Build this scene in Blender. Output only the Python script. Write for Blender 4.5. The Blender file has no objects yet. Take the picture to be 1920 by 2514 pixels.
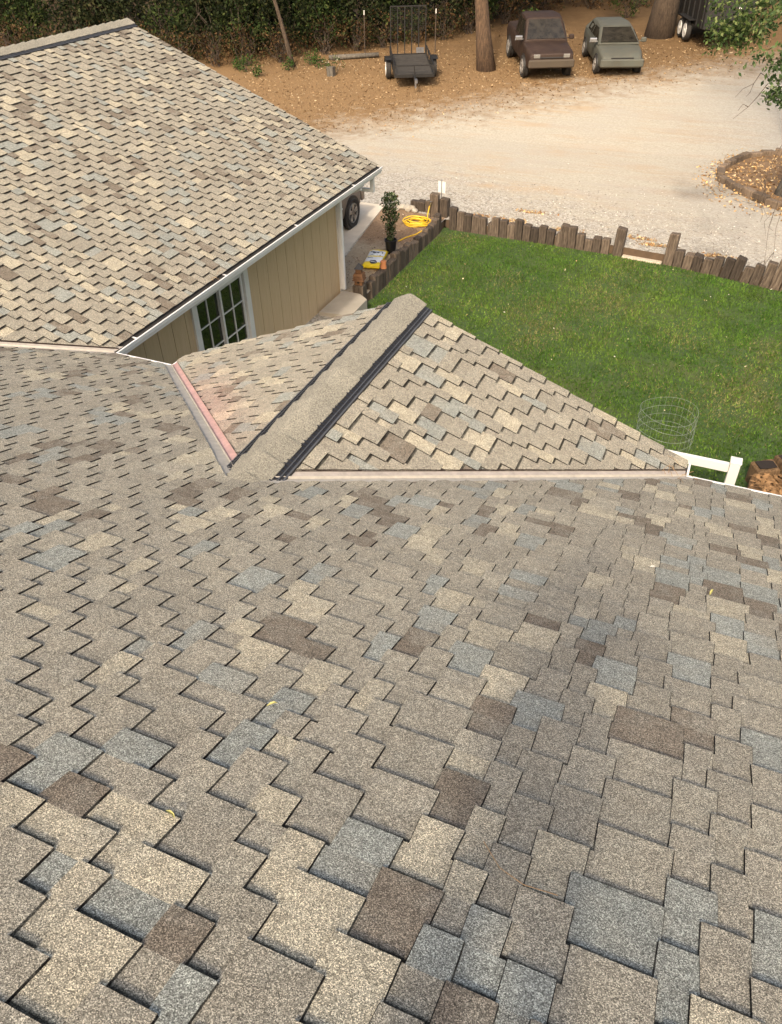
import bpy, bmesh, math, random
import numpy as np
from mathutils import Vector, Matrix
R = math.radians
rng = random.Random(7)
nrg = np.random.default_rng(11)
scn = bpy.context.scene
col = scn.collection

# ------------------------------------------------------------------ camera, sky, sun, exposure
CAM = Vector((5.7973, -6.6826, 7.2126))
cR, cU, cF = Vector((0.92012, 0.39131, -0.01581)), Vector((-0.238, 0.59079, 0.77093)), Vector((-0.31101, 0.70559, -0.63673))
cd = bpy.data.cameras.new('camera'); cam = bpy.data.objects.new('camera', cd); col.objects.link(cam)
m = Matrix((cR, cU, -cF)).transposed().to_4x4(); m.translation = CAM; cam.matrix_world = m
cd.sensor_fit = 'VERTICAL'; cd.sensor_height = 24.0; cd.sensor_width = 24.0; cd.lens = 18.369
cd.clip_start = 0.05; cd.clip_end = 600
scn.camera = cam
SUN_EL, SUN_AZ = R(41.0), R(-4.0)           # shadows run toward +y, slightly toward -x
w = bpy.data.worlds.new('World'); scn.world = w; w.use_nodes = True
nt = w.node_tree; bg = nt.nodes['Background']
sky = nt.nodes.new('ShaderNodeTexSky'); sky.sky_type = 'NISHITA'; sky.sun_disc = False
sky.sun_elevation = SUN_EL; sky.sun_rotation = R(180) + SUN_AZ
sky.air_density = 1.0; sky.dust_density = 6.0; sky.ozone_density = 0.4
smoke = nt.nodes.new('ShaderNodeMix'); smoke.data_type = 'RGBA'; smoke.blend_type = 'MULTIPLY'; smoke.inputs[0].default_value = 1.0   # wildfire haze warms the whole sky
smoke.inputs[7].default_value = (1.0, .955, .885, 1)
nt.links.new(sky.outputs[0], smoke.inputs[6]); nt.links.new(smoke.outputs[2], bg.inputs[0]); bg.inputs[1].default_value = 0.15
sd = bpy.data.lights.new('sun', 'SUN'); sd.energy = 1.55; sd.angle = R(3.0); sd.color = (1.0, 0.90, 0.76)
sun = bpy.data.objects.new('sun', sd); col.objects.link(sun)
sdir = Vector((math.sin(SUN_AZ) * math.cos(SUN_EL), math.cos(SUN_AZ) * math.cos(SUN_EL), -math.sin(SUN_EL)))
sun.rotation_euler = sdir.to_track_quat('-Z', 'Y').to_euler(); sun.location = (8, -30, 30)
vs = scn.view_settings; vs.view_transform = 'Standard'; vs.look = 'None'; vs.gamma = 1.0; vs.exposure = 0.95

# ------------------------------------------------------------------ helpers: objects, tags
def tag(o, label=None, cat=None, group=None, kind=None):
    if label: o['label'] = label
    if cat: o['category'] = cat
    if group: o['group'] = group
    if kind: o['kind'] = kind
    return o
def empty(name, loc=(0, 0, 0), rz=0.0, label=None, cat=None, group=None):
    o = bpy.data.objects.new(name, None); col.objects.link(o); o.location = loc; o.rotation_euler = (0, 0, rz)
    o.empty_display_size = 0.1
    return tag(o, label, cat, group)
def copy_tree(o, parent=None):
    c = o.copy(); col.objects.link(c); c.parent = parent
    for ch in [x for x in bpy.data.objects if x.parent == o]: copy_tree(ch, c)
    return c
class MB:
    """collects polygons (with optional corner colours) for ONE mesh object"""
    def __init__(s): s.v = []; s.f = []; s.c = []; s.mi = []
    def poly(s, pts, colr=None, mi=0):
        n = len(s.v); s.v += [tuple(p) for p in pts]; s.f.append(tuple(range(n, n + len(pts)))); s.mi.append(mi)
        if colr is not None:
            s.c += ([colr] * len(pts)) if not isinstance(colr[0], (tuple, list)) else list(colr)
        else: s.c += [(1, 1, 1)] * len(pts)
    def grid(s, rings, close=True, caps=True, mi=0, colr=None):
        n = len(s.v); k = len(rings[0])
        for r in rings: s.v += [tuple(p) for p in r]
        def add(f):
            s.f.append(f); s.mi.append(mi); s.c += [colr or (1, 1, 1)] * len(f)
        for i in range(len(rings) - 1):
            for j in range(k if close else k - 1):
                a = n + i * k + j; b = n + i * k + (j + 1) % k
                add((a, b, b + k, a + k))
        if caps and close:
            add(tuple(n + j for j in range(k))[::-1]); add(tuple(n + (len(rings) - 1) * k + j for j in range(k)))
    def box(s, lo, hi, mi=0, M=None, colr=None, bev=0.0):
        x0, y0, z0 = lo; x1, y1, z1 = hi
        if bev > 0:
            b = bev
            def ring(z, i): return [(x0 + i, y0 + b), (x0 + b, y0 + i), (x1 - b, y0 + i), (x1 - i, y0 + b), (x1 - i, y1 - b), (x1 - b, y1 - i), (x0 + b, y1 - i), (x0 + i, y1 - b)], z
            rs = []
            for z, i in ((z0, b), (z0 + b, 0), (z1 - b, 0), (z1, b)):
                r_, zz = ring(z, i * .9); rs.append([(p[0], p[1], zz) for p in r_])
        else:
            rs = [[(x0, y0, z), (x1, y0, z), (x1, y1, z), (x0, y1, z)] for z in (z0, z1)]
        if M is not None: rs = [[tuple(M @ Vector(p)) for p in r_] for r_ in rs]
        s.grid(rs, mi=mi, colr=colr)
    def tube(s, pts, rad, n=8, mi=0, colr=None, caps=True):
        pts = [Vector(p) for p in pts]
        rad = rad if isinstance(rad, (list, tuple)) else [rad] * len(pts)
        rs = []; up = Vector((0, 0, 1))
        for i, p in enumerate(pts):
            d = (pts[min(i + 1, len(pts) - 1)] - pts[max(i - 1, 0)]).normalized()
            ref = up if abs(d.dot(up)) < .9 else Vector((1, 0, 0))
            a = d.cross(ref).normalized(); b = d.cross(a)
            rs.append([p + (a * math.cos(t) + b * math.sin(t)) * rad[i] for t in [2 * math.pi * j / n for j in range(n)]])
        s.grid(rs, mi=mi, colr=colr, caps=caps)
    def lathe(s, c, prof, n=24, axis='z', mi=0, colr=None, caps=True):
        rs = []
        for r_, h in prof:
            ring = []
            for j in range(n):
                t = 2 * math.pi * j / n; a, b = r_ * math.cos(t), r_ * math.sin(t)
                q = (a, b, h) if axis == 'z' else ((h, a, b) if axis == 'x' else (b, h, a))
                ring.append((c[0] + q[0], c[1] + q[1], c[2] + q[2]))
            rs.append(ring)
        s.grid(rs, mi=mi, colr=colr, caps=caps)
    def build(s, name, mats, parent=None, smooth=False, loc=None, colname=None, fixn=False):
        me = bpy.data.meshes.new(name); me.from_pydata(s.v, [], s.f)
        for m_ in (mats if isinstance(mats, (list, tuple)) else [mats]): me.materials.append(m_)
        if any(s.mi): me.polygons.foreach_set('material_index', s.mi)
        if colname:
            at = me.color_attributes.new(colname, 'FLOAT_COLOR', 'CORNER')
            a = np.ones((len(s.c), 4), np.float32); a[:, :3] = np.array(s.c, np.float32); at.data.foreach_set('color', a.ravel())
        if smooth: me.polygons.foreach_set('use_smooth', [True] * len(me.polygons))
        me.update()
        if fixn:
            bm = bmesh.new(); bm.from_mesh(me); bmesh.ops.recalc_face_normals(bm, faces=bm.faces); bm.to_mesh(me); bm.free()
        o = bpy.data.objects.new(name, me); col.objects.link(o); o.parent = parent
        if loc is not None: o.location = loc
        return o
def quads_mesh(name, V, colors, mat_, parent=None, n=4):
    """fast mesh from an (N*n,3) vertex array; one colour per face"""
    N = len(V) // n
    me = bpy.data.meshes.new(name); me.vertices.add(N * n); me.vertices.foreach_set('co', V.astype(np.float32).ravel())
    me.loops.add(N * n); me.loops.foreach_set('vertex_index', np.arange(N * n, dtype=np.int32))
    me.polygons.add(N); me.polygons.foreach_set('loop_start', np.arange(0, N * n, n, dtype=np.int32)); me.polygons.foreach_set('loop_total', np.full(N, n, np.int32))
    me.update(); me.materials.append(mat_)
    at = me.color_attributes.new('tint', 'FLOAT_COLOR', 'CORNER')
    a = np.ones((N * n, 4), np.float32); a[:, :3] = np.repeat(colors, n, 0); at.data.foreach_set('color', a.ravel())
    me.validate()
    o = bpy.data.objects.new(name, me); col.objects.link(o); o.parent = parent
    return o

# ------------------------------------------------------------------ materials
class NT:
    def __init__(s, name, rough=.8, metal=0.0):
        s.m = bpy.data.materials.new(name); s.m.use_nodes = True; s.t = s.m.node_tree
        s.b = s.t.nodes['Principled BSDF']; s.b.inputs['Roughness'].default_value = rough; s.b.inputs['Metallic'].default_value = metal
        s.co = None
    def n(s, t, **k):
        nd = s.t.nodes.new(t)
        for a, b in k.items(): setattr(nd, a, b)
        return nd
    def link(s, a, b): s.t.links.new(a, b)
    def pos(s):
        if s.co is None: s.co = s.n('ShaderNodeNewGeometry').outputs['Position']
        return s.co
    def obj(s): return s.n('ShaderNodeTexCoord').outputs['Object']
    def noise(s, scale, detail=4, rough=.55, vec=None, dist=0.0):
        nd = s.n('ShaderNodeTexNoise'); nd.inputs['Scale'].default_value = scale; nd.inputs['Detail'].default_value = detail
        nd.inputs['Roughness'].default_value = rough; nd.inputs['Distortion'].default_value = dist
        s.link(vec if vec is not None else s.pos(), nd.inputs['Vector']); return nd.outputs['Fac']
    def voro(s, scale, out='Color', vec=None):
        nd = s.n('ShaderNodeTexVoronoi'); nd.inputs['Scale'].default_value = scale
        s.link(vec if vec is not None else s.pos(), nd.inputs['Vector']); return nd.outputs[out]
    def ramp(s, fac, stops, interp='LINEAR'):
        nd = s.n('ShaderNodeValToRGB'); nd.color_ramp.interpolation = interp; e = nd.color_ramp.elements
        while len(e) < len(stops): e.new(.5)
        for i, (p, c) in enumerate(stops):
            e[i].position = p; e[i].color = (*c, 1) if not isinstance(c, (int, float)) else (c, c, c, 1)
        s.link(fac, nd.inputs[0]); return nd.outputs[0]
    def mix(s, fac, a, b, mode='MIX'):
        nd = s.n('ShaderNodeMix', data_type='RGBA', blend_type=mode)
        for sock, val in ((nd.inputs[0], fac), (nd.inputs[6], a), (nd.inputs[7], b)):
            if isinstance(val, (int, float)): sock.default_value = val
            elif isinstance(val, tuple): sock.default_value = (*val, 1)
            else: s.link(val, sock)
        return nd.outputs[2]
    def math(s, op, a, b=0.0, c=None):
        nd = s.n('ShaderNodeMath', operation=op)
        for i, val in enumerate((a, b, c)):
            if val is None: continue
            if isinstance(val, (int, float)): nd.inputs[i].default_value = val
            else: s.link(val, nd.inputs[i])
        return nd.outputs[0]
    def sep(s, v):
        nd = s.n('ShaderNodeSeparateXYZ'); s.link(v, nd.inputs[0]); return nd.outputs
    def attr(s, name): return s.n('ShaderNodeAttribute', attribute_name=name).outputs['Color']
    def bump(s, h, strength=.3, dist=.01):
        nd = s.n('ShaderNodeBump'); nd.inputs['Strength'].default_value = strength; nd.inputs['Distance'].default_value = dist
        s.link(h, nd.inputs['Height']); s.link(nd.outputs[0], s.b.inputs['Normal'])
    def out(s, c):
        if isinstance(c, tuple): s.b.inputs['Base Color'].default_value = (*c, 1)
        else: s.link(c, s.b.inputs['Base Color'])
        return s.m
def plain(name, c, rough=.6, metal=0.0, var=.25, scale=6.0, bump=0.0, spec=None):
    k = NT(name, rough, metal); d = tuple(x * (1 - var) for x in c); l = tuple(min(1, x * (1 + var * .6)) for x in c)
    f = k.noise(scale, 5, .6)
    if bump: k.bump(k.noise(scale * 8, 4), bump, .01)
    if spec is not None: k.b.inputs['Specular IOR Level'].default_value = spec
    return k.out(k.ramp(f, [(.3, d), (.7, l)]))

M = {}
def shingle_mat():
    k = NT('shingle', .93); k.b.inputs['Specular IOR Level'].default_value = .15
    a = k.attr('tint'); p = k.pos()
    g1 = k.sep(k.voro(400, 'Color'))[0]                      # granules of mixed colour
    sp = k.ramp(g1, [(0, .28), (.35, .72), (.7, 1.14), (1, 2.5)])
    c = k.mix(1.0, a, sp, 'MULTIPLY')
    f2 = k.noise(3.2, 4); c = k.mix(1.0, c, k.ramp(f2, [(.3, (.9, .9, .9)), (.7, (1.07, 1.06, 1.04))]), 'MULTIPLY')
    f3 = k.noise(26, 5, .7); c = k.mix(1.0, c, k.ramp(f3, [(.3, (.80, .79, .78)), (.7, (1.18, 1.17, 1.14))]), 'MULTIPLY')
    c = k.mix(k.ramp(k.noise(9, 4), [(.45, 0.0), (.72, .42)]), c, k.mix(1.0, sp, (.275, .262, .215), 'MULTIPLY'))
    k.bump(g1, .45, .002)
    return k.out(c)
M['shingle'] = shingle_mat()
def cap_mat():
    k = NT('cap_shingle', .93); g1 = k.sep(k.voro(230, 'Color'))[0]
    sp = k.ramp(g1, [(0, (.10, .094, .075)), (.45, (.228, .213, .168)), (1, (.40, .372, .295))])
    c = k.mix(1.0, sp, k.ramp(k.noise(2.5, 4), [(.3, (.88, .88, .88)), (.7, (1.08, 1.07, 1.05))]), 'MULTIPLY'); c = k.mix(1.0, c, k.attr('tint'), 'MULTIPLY'); k.bump(g1, .4, .002)
    return k.out(c)
M['cap'] = cap_mat()
M['asphalt_edge'] = plain('asphalt_edge', (.03, .027, .024), .9)
M['black_plastic'] = plain('black_plastic', (.018, .018, .02), .45)
M['plastic_highlight'] = plain('plastic_highlight', (.075, .077, .082), .5)  # highlights on the black vent rails, put into the colour as grey
M['white_metal'] = plain('white_metal', (.78, .77, .74), .45, var=.07, scale=3)
M['gutter_side'] = M['white_metal']
M['trim'] = plain('white_trim', (.70, .69, .64), .55, var=.1, scale=4)
M['vinyl'] = plain('white_vinyl', (.80, .78, .72), .4, var=.05, scale=2)
def siding():
    k = NT('siding', .75); p = k.obj(); mp = k.n('ShaderNodeMapping'); mp.inputs['Scale'].default_value = (14, 14, .8); k.link(p, mp.inputs[0])
    f = k.noise(3, 6, .65, mp.outputs[0]); f2 = k.noise(.9, 3)
    c = k.ramp(f, [(.3, (.50, .365, .20)), (.7, (.60, .45, .265))]); c = k.mix(k.math('MULTIPLY', f2, .25), c, (.47, .36, .23)); k.bump(f, .25, .004)
    return k.out(c)
M['siding'] = siding()
M['groove'] = plain('groove', (.15, .105, .06), .9)
M['soffit'] = plain('soffit', (.55, .53, .48), .8, var=.08)
def flash_mat():
    k = NT('valley_flashing', .6, .15); a = k.attr('tint')
    c = k.mix(1.0, a, k.ramp(k.noise(14, 5, .7), [(.3, (.78, .78, .78)), (.7, (1.1, 1.1, 1.1))]), 'MULTIPLY'); return k.out(c)
M['flash'] = flash_mat()
def glass():
    k = NT('window_glass', .04); k.b.inputs['Specular IOR Level'].default_value = .9
    return k.out(k.ramp(k.noise(1.2, 2), [(.4, (.006, .010, .005)), (.65, (.016, .026, .010))]))
M['glass'] = glass()
M['blind'] = plain('blind', (.05, .06, .045), .9)
def tinted(name, rough=.8, trans=0.0, spec=.25, nz=(9, .72, 1.2)):
    k = NT(name, rough); k.b.inputs['Specular IOR Level'].default_value = spec
    c = k.mix(1.0, k.attr('tint'), k.ramp(k.noise(nz[0], 3), [(.3, nz[1]), (.7, nz[2])]), 'MULTIPLY')
    if trans:
        tr = k.n('ShaderNodeBsdfTranslucent'); k.link(c, tr.inputs[0]); mx = k.n('ShaderNodeMixShader'); mx.inputs[0].default_value = trans
        k.link(k.b.outputs[0], mx.inputs[1]); k.link(tr.outputs[0], mx.inputs[2]); k.link(mx.outputs[0], k.t.nodes['Material Output'].inputs[0])
    return k.out(c)
M['leaf'] = tinted('leaf', .7, .22, .12)
M['grass'] = tinted('grass_blade', .75, .25, .15, (1.1, .8, 1.15))
M['litter'] = tinted('dry_leaf', .85, .1)
M['rock'] = tinted('stone', .9, 0, .2, (14, .7, 1.2))
def bark(name, c1, c2):
    k = NT(name, .95); p = k.obj(); mp = k.n('ShaderNodeMapping'); mp.inputs['Scale'].default_value = (9, 9, 1.3); k.link(p, mp.inputs[0])
    f = k.noise(2.2, 6, .7, mp.outputs[0], .8); k.bump(f, 1.0, .06); return k.out(k.ramp(f, [(.33, c1), (.66, c2)]))
M['bark_red'] = bark('bark_red', (.035, .022, .013), (.15, .092, .052))
M['bark_dark'] = bark('bark_dark', (.03, .02, .012), (.10, .07, .045))
M['bark_grey'] = bark('bark_grey', (.07, .062, .05), (.18, .16, .13))
M['twig'] = plain('twig', (.075, .055, .04), .9)
def wood(name, c1, c2, c3):
    k = NT(name, .92); p = k.obj(); mp = k.n('ShaderNodeMapping'); mp.inputs['Scale'].default_value = (26, 26, 2.2); k.link(p, mp.inputs[0])
    f = k.noise(1.6, 6, .65, mp.outputs[0], .5); oi = k.n('ShaderNodeObjectInfo').outputs['Random']
    c = k.ramp(f, [(.3, c1), (.52, c2), (.72, c3)])
    c = k.mix(1.0, c, k.ramp(oi, [(0, (.45, .43, .41)), (.5, (.95, .93, .9)), (1, (1.45, 1.42, 1.38))]), 'MULTIPLY'); k.bump(f, .8, .012); return k.out(c)
M['tie'] = wood('weathered_tie', (.022, .015, .010), (.085, .064, .046), (.17, .137, .103))
M['tie_orange'] = wood('split_wood', (.07, .042, .02), (.18, .11, .052), (.29, .19, .095))
M['tie_dark'] = plain('rotten_top', (.02, .013, .009), .95)
M['concrete'] = plain('concrete', (.60, .53, .42), .9, var=.16, scale=1.8, bump=.15)
M['pad_concrete'] = plain('pad_concrete', (.42, .375, .30), .9, var=.14, scale=3, bump=.15)

# ------------------------------------------------------------------ setting: ground
def gz(x, y): return .2 + .06 * max(0.0, y - 20)
def ground_mat():
    k = NT('yard_ground', .97); k.b.inputs['Specular IOR Level'].default_value = .1
    x, y, z = k.sep(k.pos())
    n1, n2, n3 = k.noise(.35, 6, .6), k.noise(2.2, 6, .7), k.noise(14, 5, .7)
    stv = k.n('ShaderNodeMapping'); stv.inputs['Scale'].default_value = (.25, 1.6, 1); stv.inputs['Rotation'].default_value = (0, 0, R(-12)); k.link(k.pos(), stv.inputs[0])
    streak = k.noise(1.3, 6, .7, stv.outputs[0])
    cream = k.ramp(n3, [(.3, (.34, .308, .245)), (.7, (.49, .452, .37))])
    cream = k.mix(k.ramp(streak, [(.45, 0.0), (.63, .72)]), cream, k.mix(k.ramp(n1, [(.4, 0.0), (.6, 1.0)]), (.42, .31, .19), (.40, .365, .31)))
    st2 = k.n('ShaderNodeMapping'); st2.inputs['Scale'].default_value = (.2, 2.6, 1); st2.inputs['Rotation'].default_value = (0, 0, R(-38)); k.link(k.pos(), st2.inputs[0])
    rut = k.noise(1.0, 5, .65, st2.outputs[0], .6); cream = k.mix(k.ramp(rut, [(.54, 0.0), (.70, .42)]), cream, (.37, .325, .26))
    vor = k.sep(k.voro(22, 'Color')); vor2 = k.sep(k.voro(48, 'Color'))
    peb = k.ramp(k.math('ADD', k.math('MULTIPLY', vor[0], .6), k.math('MULTIPLY', vor2[0], .4)), [(.15, (.20, .182, .150)), (.45, (.335, .31, .265)), (.85, (.53, .50, .44))])
    gm = k.math('ADD', k.math('MULTIPLY', k.math('SUBTRACT', 16.5, k.math('ADD', y, k.math('MULTIPLY', x, .3))), .22), k.math('MULTIPLY', k.math('SUBTRACT', n2, .5), 2.2))
    gm = k.ramp(gm, [(.05, 0.0), (.75, .95)])
    rg = k.math('ADD', k.math('MULTIPLY', k.math('SUBTRACT', x, 1.5), .22), k.math('MULTIPLY', k.math('SUBTRACT', streak, .5), 1.6)); rg = k.ramp(rg, [(.2, 0.0), (.9, .7)])
    c = k.mix(gm, cream, peb); c = k.mix(k.math('MULTIPLY', rg, .75), c, k.mix(.5, peb, (.36, .34, .30)))
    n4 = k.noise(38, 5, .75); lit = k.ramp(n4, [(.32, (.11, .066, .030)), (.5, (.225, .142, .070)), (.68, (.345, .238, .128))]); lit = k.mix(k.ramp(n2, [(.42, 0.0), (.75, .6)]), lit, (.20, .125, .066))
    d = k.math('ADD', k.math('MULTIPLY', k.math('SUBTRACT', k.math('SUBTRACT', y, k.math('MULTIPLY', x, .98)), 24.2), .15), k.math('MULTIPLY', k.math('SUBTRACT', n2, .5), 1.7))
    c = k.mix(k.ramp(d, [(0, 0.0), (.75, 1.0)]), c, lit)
    e = k.ramp(k.math('MULTIPLY', k.math('SUBTRACT', k.math('SUBTRACT', y, k.math('MULTIPLY', x, .25)), 27.5), .16), [(0, 0.0), (1, .72)]); c = k.mix(e, c, k.ramp(n2, [(.3, (.085, .052, .025)), (.7, (.17, .105, .05))]))  # shade of the back trees put into the ground colour
    k.bump(k.math('ADD', k.math('MULTIPLY', vor[1], .5), n3), .55, .02)
    return k.out(c)
M['ground'] = ground_mat()
LAWN = [(-.9, 12.3), (1.0, 12.2), (3.5, 12.04), (4.7, 11.89), (7.0, 11.33), (9.5, 10.6), (14, 9.0)]
def lawn_edge(x):
    for (a, b), (c, d) in zip(LAWN, LAWN[1:]):
        if a <= x <= c: return b + (d - b) * (x - a) / (c - a)
    return LAWN[-1][1]
g = MB()
xs = [-150, -60, -30, -15, -8, -4, -.95] + [p[0] for p in LAWN[1:]] + [30, 150]
for i in range(len(xs) - 1):
    a, b = xs[i], xs[i + 1]
    ya, yb = (lawn_edge(a) + .1, lawn_edge(b) + .1) if a >= -.95 and b <= 14 else (-60, -60)
    if a == -.95: ya = 12.42
    ys = [20, 30, 45, 80, 260]
    prev = [(a, ya, .2), (b, yb, .2)]
    for yy in ys:
        cur = [(a, yy, gz(a, yy)), (b, yy, gz(b, yy))]
        g.poly([prev[0], prev[1], cur[1], cur[0]]); prev = cur
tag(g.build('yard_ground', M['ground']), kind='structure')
def lawn_mat():
    k = NT('lawn', .9); n1, n2, n3 = k.noise(.8, 4), k.noise(6, 5, .65), k.noise(40, 4, .7)
    c = k.ramp(n2, [(.3, (.030, .062, .012)), (.7, (.07, .118, .024))]); c = k.mix(k.ramp(n1, [(.5, 0.0), (.75, .7)]), c, (.12, .115, .04))
    c = k.mix(k.ramp(n3, [(.35, .55), (.6, 0.0)]), c, (.022, .035, .012)); k.bump(n3, .5, .02); return k.out(c)  # dark lawn base: shade between the blades put into the colour
M['lawn'] = lawn_mat()
l = MB(); pts = [(-.95, -1), (14, -1)] + [(x_, y_) for x_, y_ in LAWN[::-1]] + [(-.95, 12.35)]
for i in range(len(LAWN) - 1):
    (a, b), (c, d) = LAWN[i], LAWN[i + 1]; l.poly([(a, -1, 0), (c, -1, 0), (c, d + .12, 0), (a, b + .12, 0)])
l.poly([(-1.6, -1, 0), (-.9, -1, 0), (-.9, 12.4, 0), (-1.6, 12.4, -.0)])
tag(l.build('lawn', M['lawn']), kind='structure')
# earth faces under the ground's step down to the lawn
e = MB()
for i in range(len(LAWN) - 1):
    (a, b), (c, d) = LAWN[i], LAWN[i + 1]; e.poly([(a, b + .1, -.05), (c, d + .1, -.05), (c, d + .1, .2), (a, b + .1, .2)])
e.poly([(-.96, 7.2, -.05), (-.96, 12.4, -.05), (-.96, 12.4, .199), (-.96, 7.2, .199)])
M['earth'] = plain('earth', (.10, .065, .038), .95)
tag(e.build('earth_bank', M['earth']), kind='structure')
def dirt_mat():
    k = NT('dirt', .97); n2, n3 = k.noise(3, 6, .7), k.noise(22, 5, .7)
    c = k.ramp(n3, [(.3, (.27, .21, .135)), (.7, (.47, .38, .26))]); c = k.mix(k.ramp(n2, [(.45, 0.0), (.7, .75)]), c, (.40, .30, .185)); k.bump(n3, .6, .02)
    x, y, z = k.sep(k.pos()); f = k.ramp(k.math('ADD', k.math('MULTIPLY', k.math('SUBTRACT', y, 9.9), .8), k.math('SUBTRACT', n2, .5)), [(0, 0.0), (.5, .8)])
    c = k.mix(f, c, k.ramp(n3, [(.35, (.13, .075, .038)), (.65, (.27, .165, .09))])); return k.out(c)
M['dirt'] = dirt_mat()
d = MB(); d.poly([(-2.0, 7.2, .206), (-.97, 7.2, .206), (-.97, 12.5, .206), (-2.8, 12.8, .206), (-2.25, 9.27, .206)])
tag(d.build('dirt_bed', M['dirt']), kind='structure')
s = MB()
s.box((-7.5, 6.0, .05), (-2.25, 9.2, .23)); tag(s.build('driveway', M['concrete']), kind='structure')
s = MB(); s.grid([[(-7.5, 9.212, z), (-2.28, 9.212, z), (-2.79, 12.81, z), (-7.5, 12.75, z)] for z in (.05, .23)]); tag(s.build('driveway', M['concrete']), kind='structure')

# ------------------------------------------------------------------ house
P_ = .41; SC = math.sqrt(1 + P_ * P_); W_ = 6.0; HE = 2.6; EXP = .135
XW, YW, YR = -.822, 8.218, .23
house = empty('house', (0, 0, 0), 0, 'tan sided house whose brown tan shingle roof fills the foreground, with gable and garage wing', 'house')
PAL = [((.286, .262, .210), .53), ((.318, .292, .232), .12), ((.392, .354, .268), .13), ((.184, .156, .122), .095), ((.266, .276, .248), .125)]
def tabcol(r):
    t = r.random()
    for c, p in PAL:
        if t < p: break
        t -= p
    j = 1 + r.uniform(-.07, .07); return tuple(x * j for x in c)
def clip(poly, planes):
    for a, b, c in planes:
        out = []; n = len(poly)
        for i in range(n):
            p, q = poly[i], poly[(i + 1) % n]; dp = a * p[0] + b * p[1] + c; dq = a * q[0] + b * q[1] + c
            if dp >= 0: out.append(p)
            if (dp >= 0) != (dq >= 0):
                t = dp / (dp - dq); out.append(tuple(x + (y - x) * t for x, y in zip(p, q)))
        poly = out
        if len(poly) < 3: return None
    return poly
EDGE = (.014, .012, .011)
def shingle_field(name, ncourse, u0, u1, regions, place, seed, parent, tint=None):
    """rows of laminated tabs on a roof plane: u along the eave, v up the slope, h above the deck"""
    r = random.Random(seed); mb = MB()
    HB, HT = .010, .0178
    def emit(pts, cols):
        P = [(u, v, h, *c) for (u, v, h), c in zip(pts, cols)]
        for reg in regions:
            q = clip(P, reg)
            if q: mb.poly([place(*x[:3]) for x in q], [tint(x[0], x[1], x[3:6]) if tint else x[3:6] for x in q])
    # columns of tabs; the tabs of one course stand over the gaps of the next, so a patch reads two courses long
    base = [u0 - .3]
    while base[-1] < u1 + .3: base.append(base[-1] + r.choice((.108, .128, .142, .162, .182)) * r.uniform(.92, 1.08))
    off = [r.uniform(-.02, .02) for _ in base]; below = {}
    for k in range(ncourse):
        v0, v1 = k * EXP, (k + 1) * EXP; vb = v0 - r.uniform(0, .003); now = {}; last = None
        off = [o_ * .86 + r.gauss(0, .019) for o_ in off]; B = [x + o_ for x, o_ in zip(base, off)]
        for j in range(1, len(B)): B[j] = max(B[j], B[j - 1] + .095)
        for j in range(len(B) - 1):
            tooth = (j + k) % 2 == 0; a, b = (B[j] - .006, B[j + 1] + .006) if tooth else (B[j] + .006, B[j + 1] - .006)
            if b - a < .06: continue
            if tooth:
                c = last if (last and r.random() < .10) else tabcol(r); now[j] = c
            else:
                c = below[j] if (j in below and r.random() < .80) else tabcol(r)
            last = c; c2 = c; jt = r.uniform(-.006, .006)
            if r.random() < .22: c2 = tuple(.5 * (x + y) for x, y in zip(c, PAL[0][0]))
            if tooth:
                tz = .0096
                emit([(a, vb, HT), (b, vb, HT), (b + jt, v1, tz), (a - jt, v1, tz)], [c, c2, c2, c])
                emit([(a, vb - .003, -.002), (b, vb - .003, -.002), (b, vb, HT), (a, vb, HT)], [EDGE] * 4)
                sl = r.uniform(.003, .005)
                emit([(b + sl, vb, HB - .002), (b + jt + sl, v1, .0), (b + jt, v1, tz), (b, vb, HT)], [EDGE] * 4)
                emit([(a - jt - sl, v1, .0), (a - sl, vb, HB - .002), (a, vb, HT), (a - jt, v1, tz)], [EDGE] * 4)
            else:
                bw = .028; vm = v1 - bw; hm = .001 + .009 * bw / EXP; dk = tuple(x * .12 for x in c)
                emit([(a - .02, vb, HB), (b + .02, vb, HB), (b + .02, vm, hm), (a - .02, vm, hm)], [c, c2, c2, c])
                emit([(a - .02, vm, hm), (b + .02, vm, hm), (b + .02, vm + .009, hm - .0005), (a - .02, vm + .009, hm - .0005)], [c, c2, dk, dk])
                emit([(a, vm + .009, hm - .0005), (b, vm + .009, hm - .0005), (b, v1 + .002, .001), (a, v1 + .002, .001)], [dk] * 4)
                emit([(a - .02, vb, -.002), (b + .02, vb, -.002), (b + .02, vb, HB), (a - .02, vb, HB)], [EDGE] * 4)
        below = now
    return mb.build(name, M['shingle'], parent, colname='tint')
S0 = .041                                                    # gutter lip to first course, up the slope
nx = 1 / SC
def pl_main(u, v, h):
    dd = (S0 + .035 + v) / SC; return (u, -dd + h * P_ / SC, HE + P_ * dd + h / SC)
def pl_wing(u, v, h):
    dd = (S0 + .03 + v) / SC; return (XW - dd + h * P_ / SC, u, HE + P_ * dd + h / SC)
def pl_gl(u, v, h):
    dd = (S0 + v) / SC; return (dd - h * P_ / SC, u, HE + P_ * dd + h / SC)
def pl_gr(u, v, h):
    dd = (S0 + v) / SC; return (W_ - dd + h * P_ / SC, u, HE + P_ * dd + h / SC)
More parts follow.
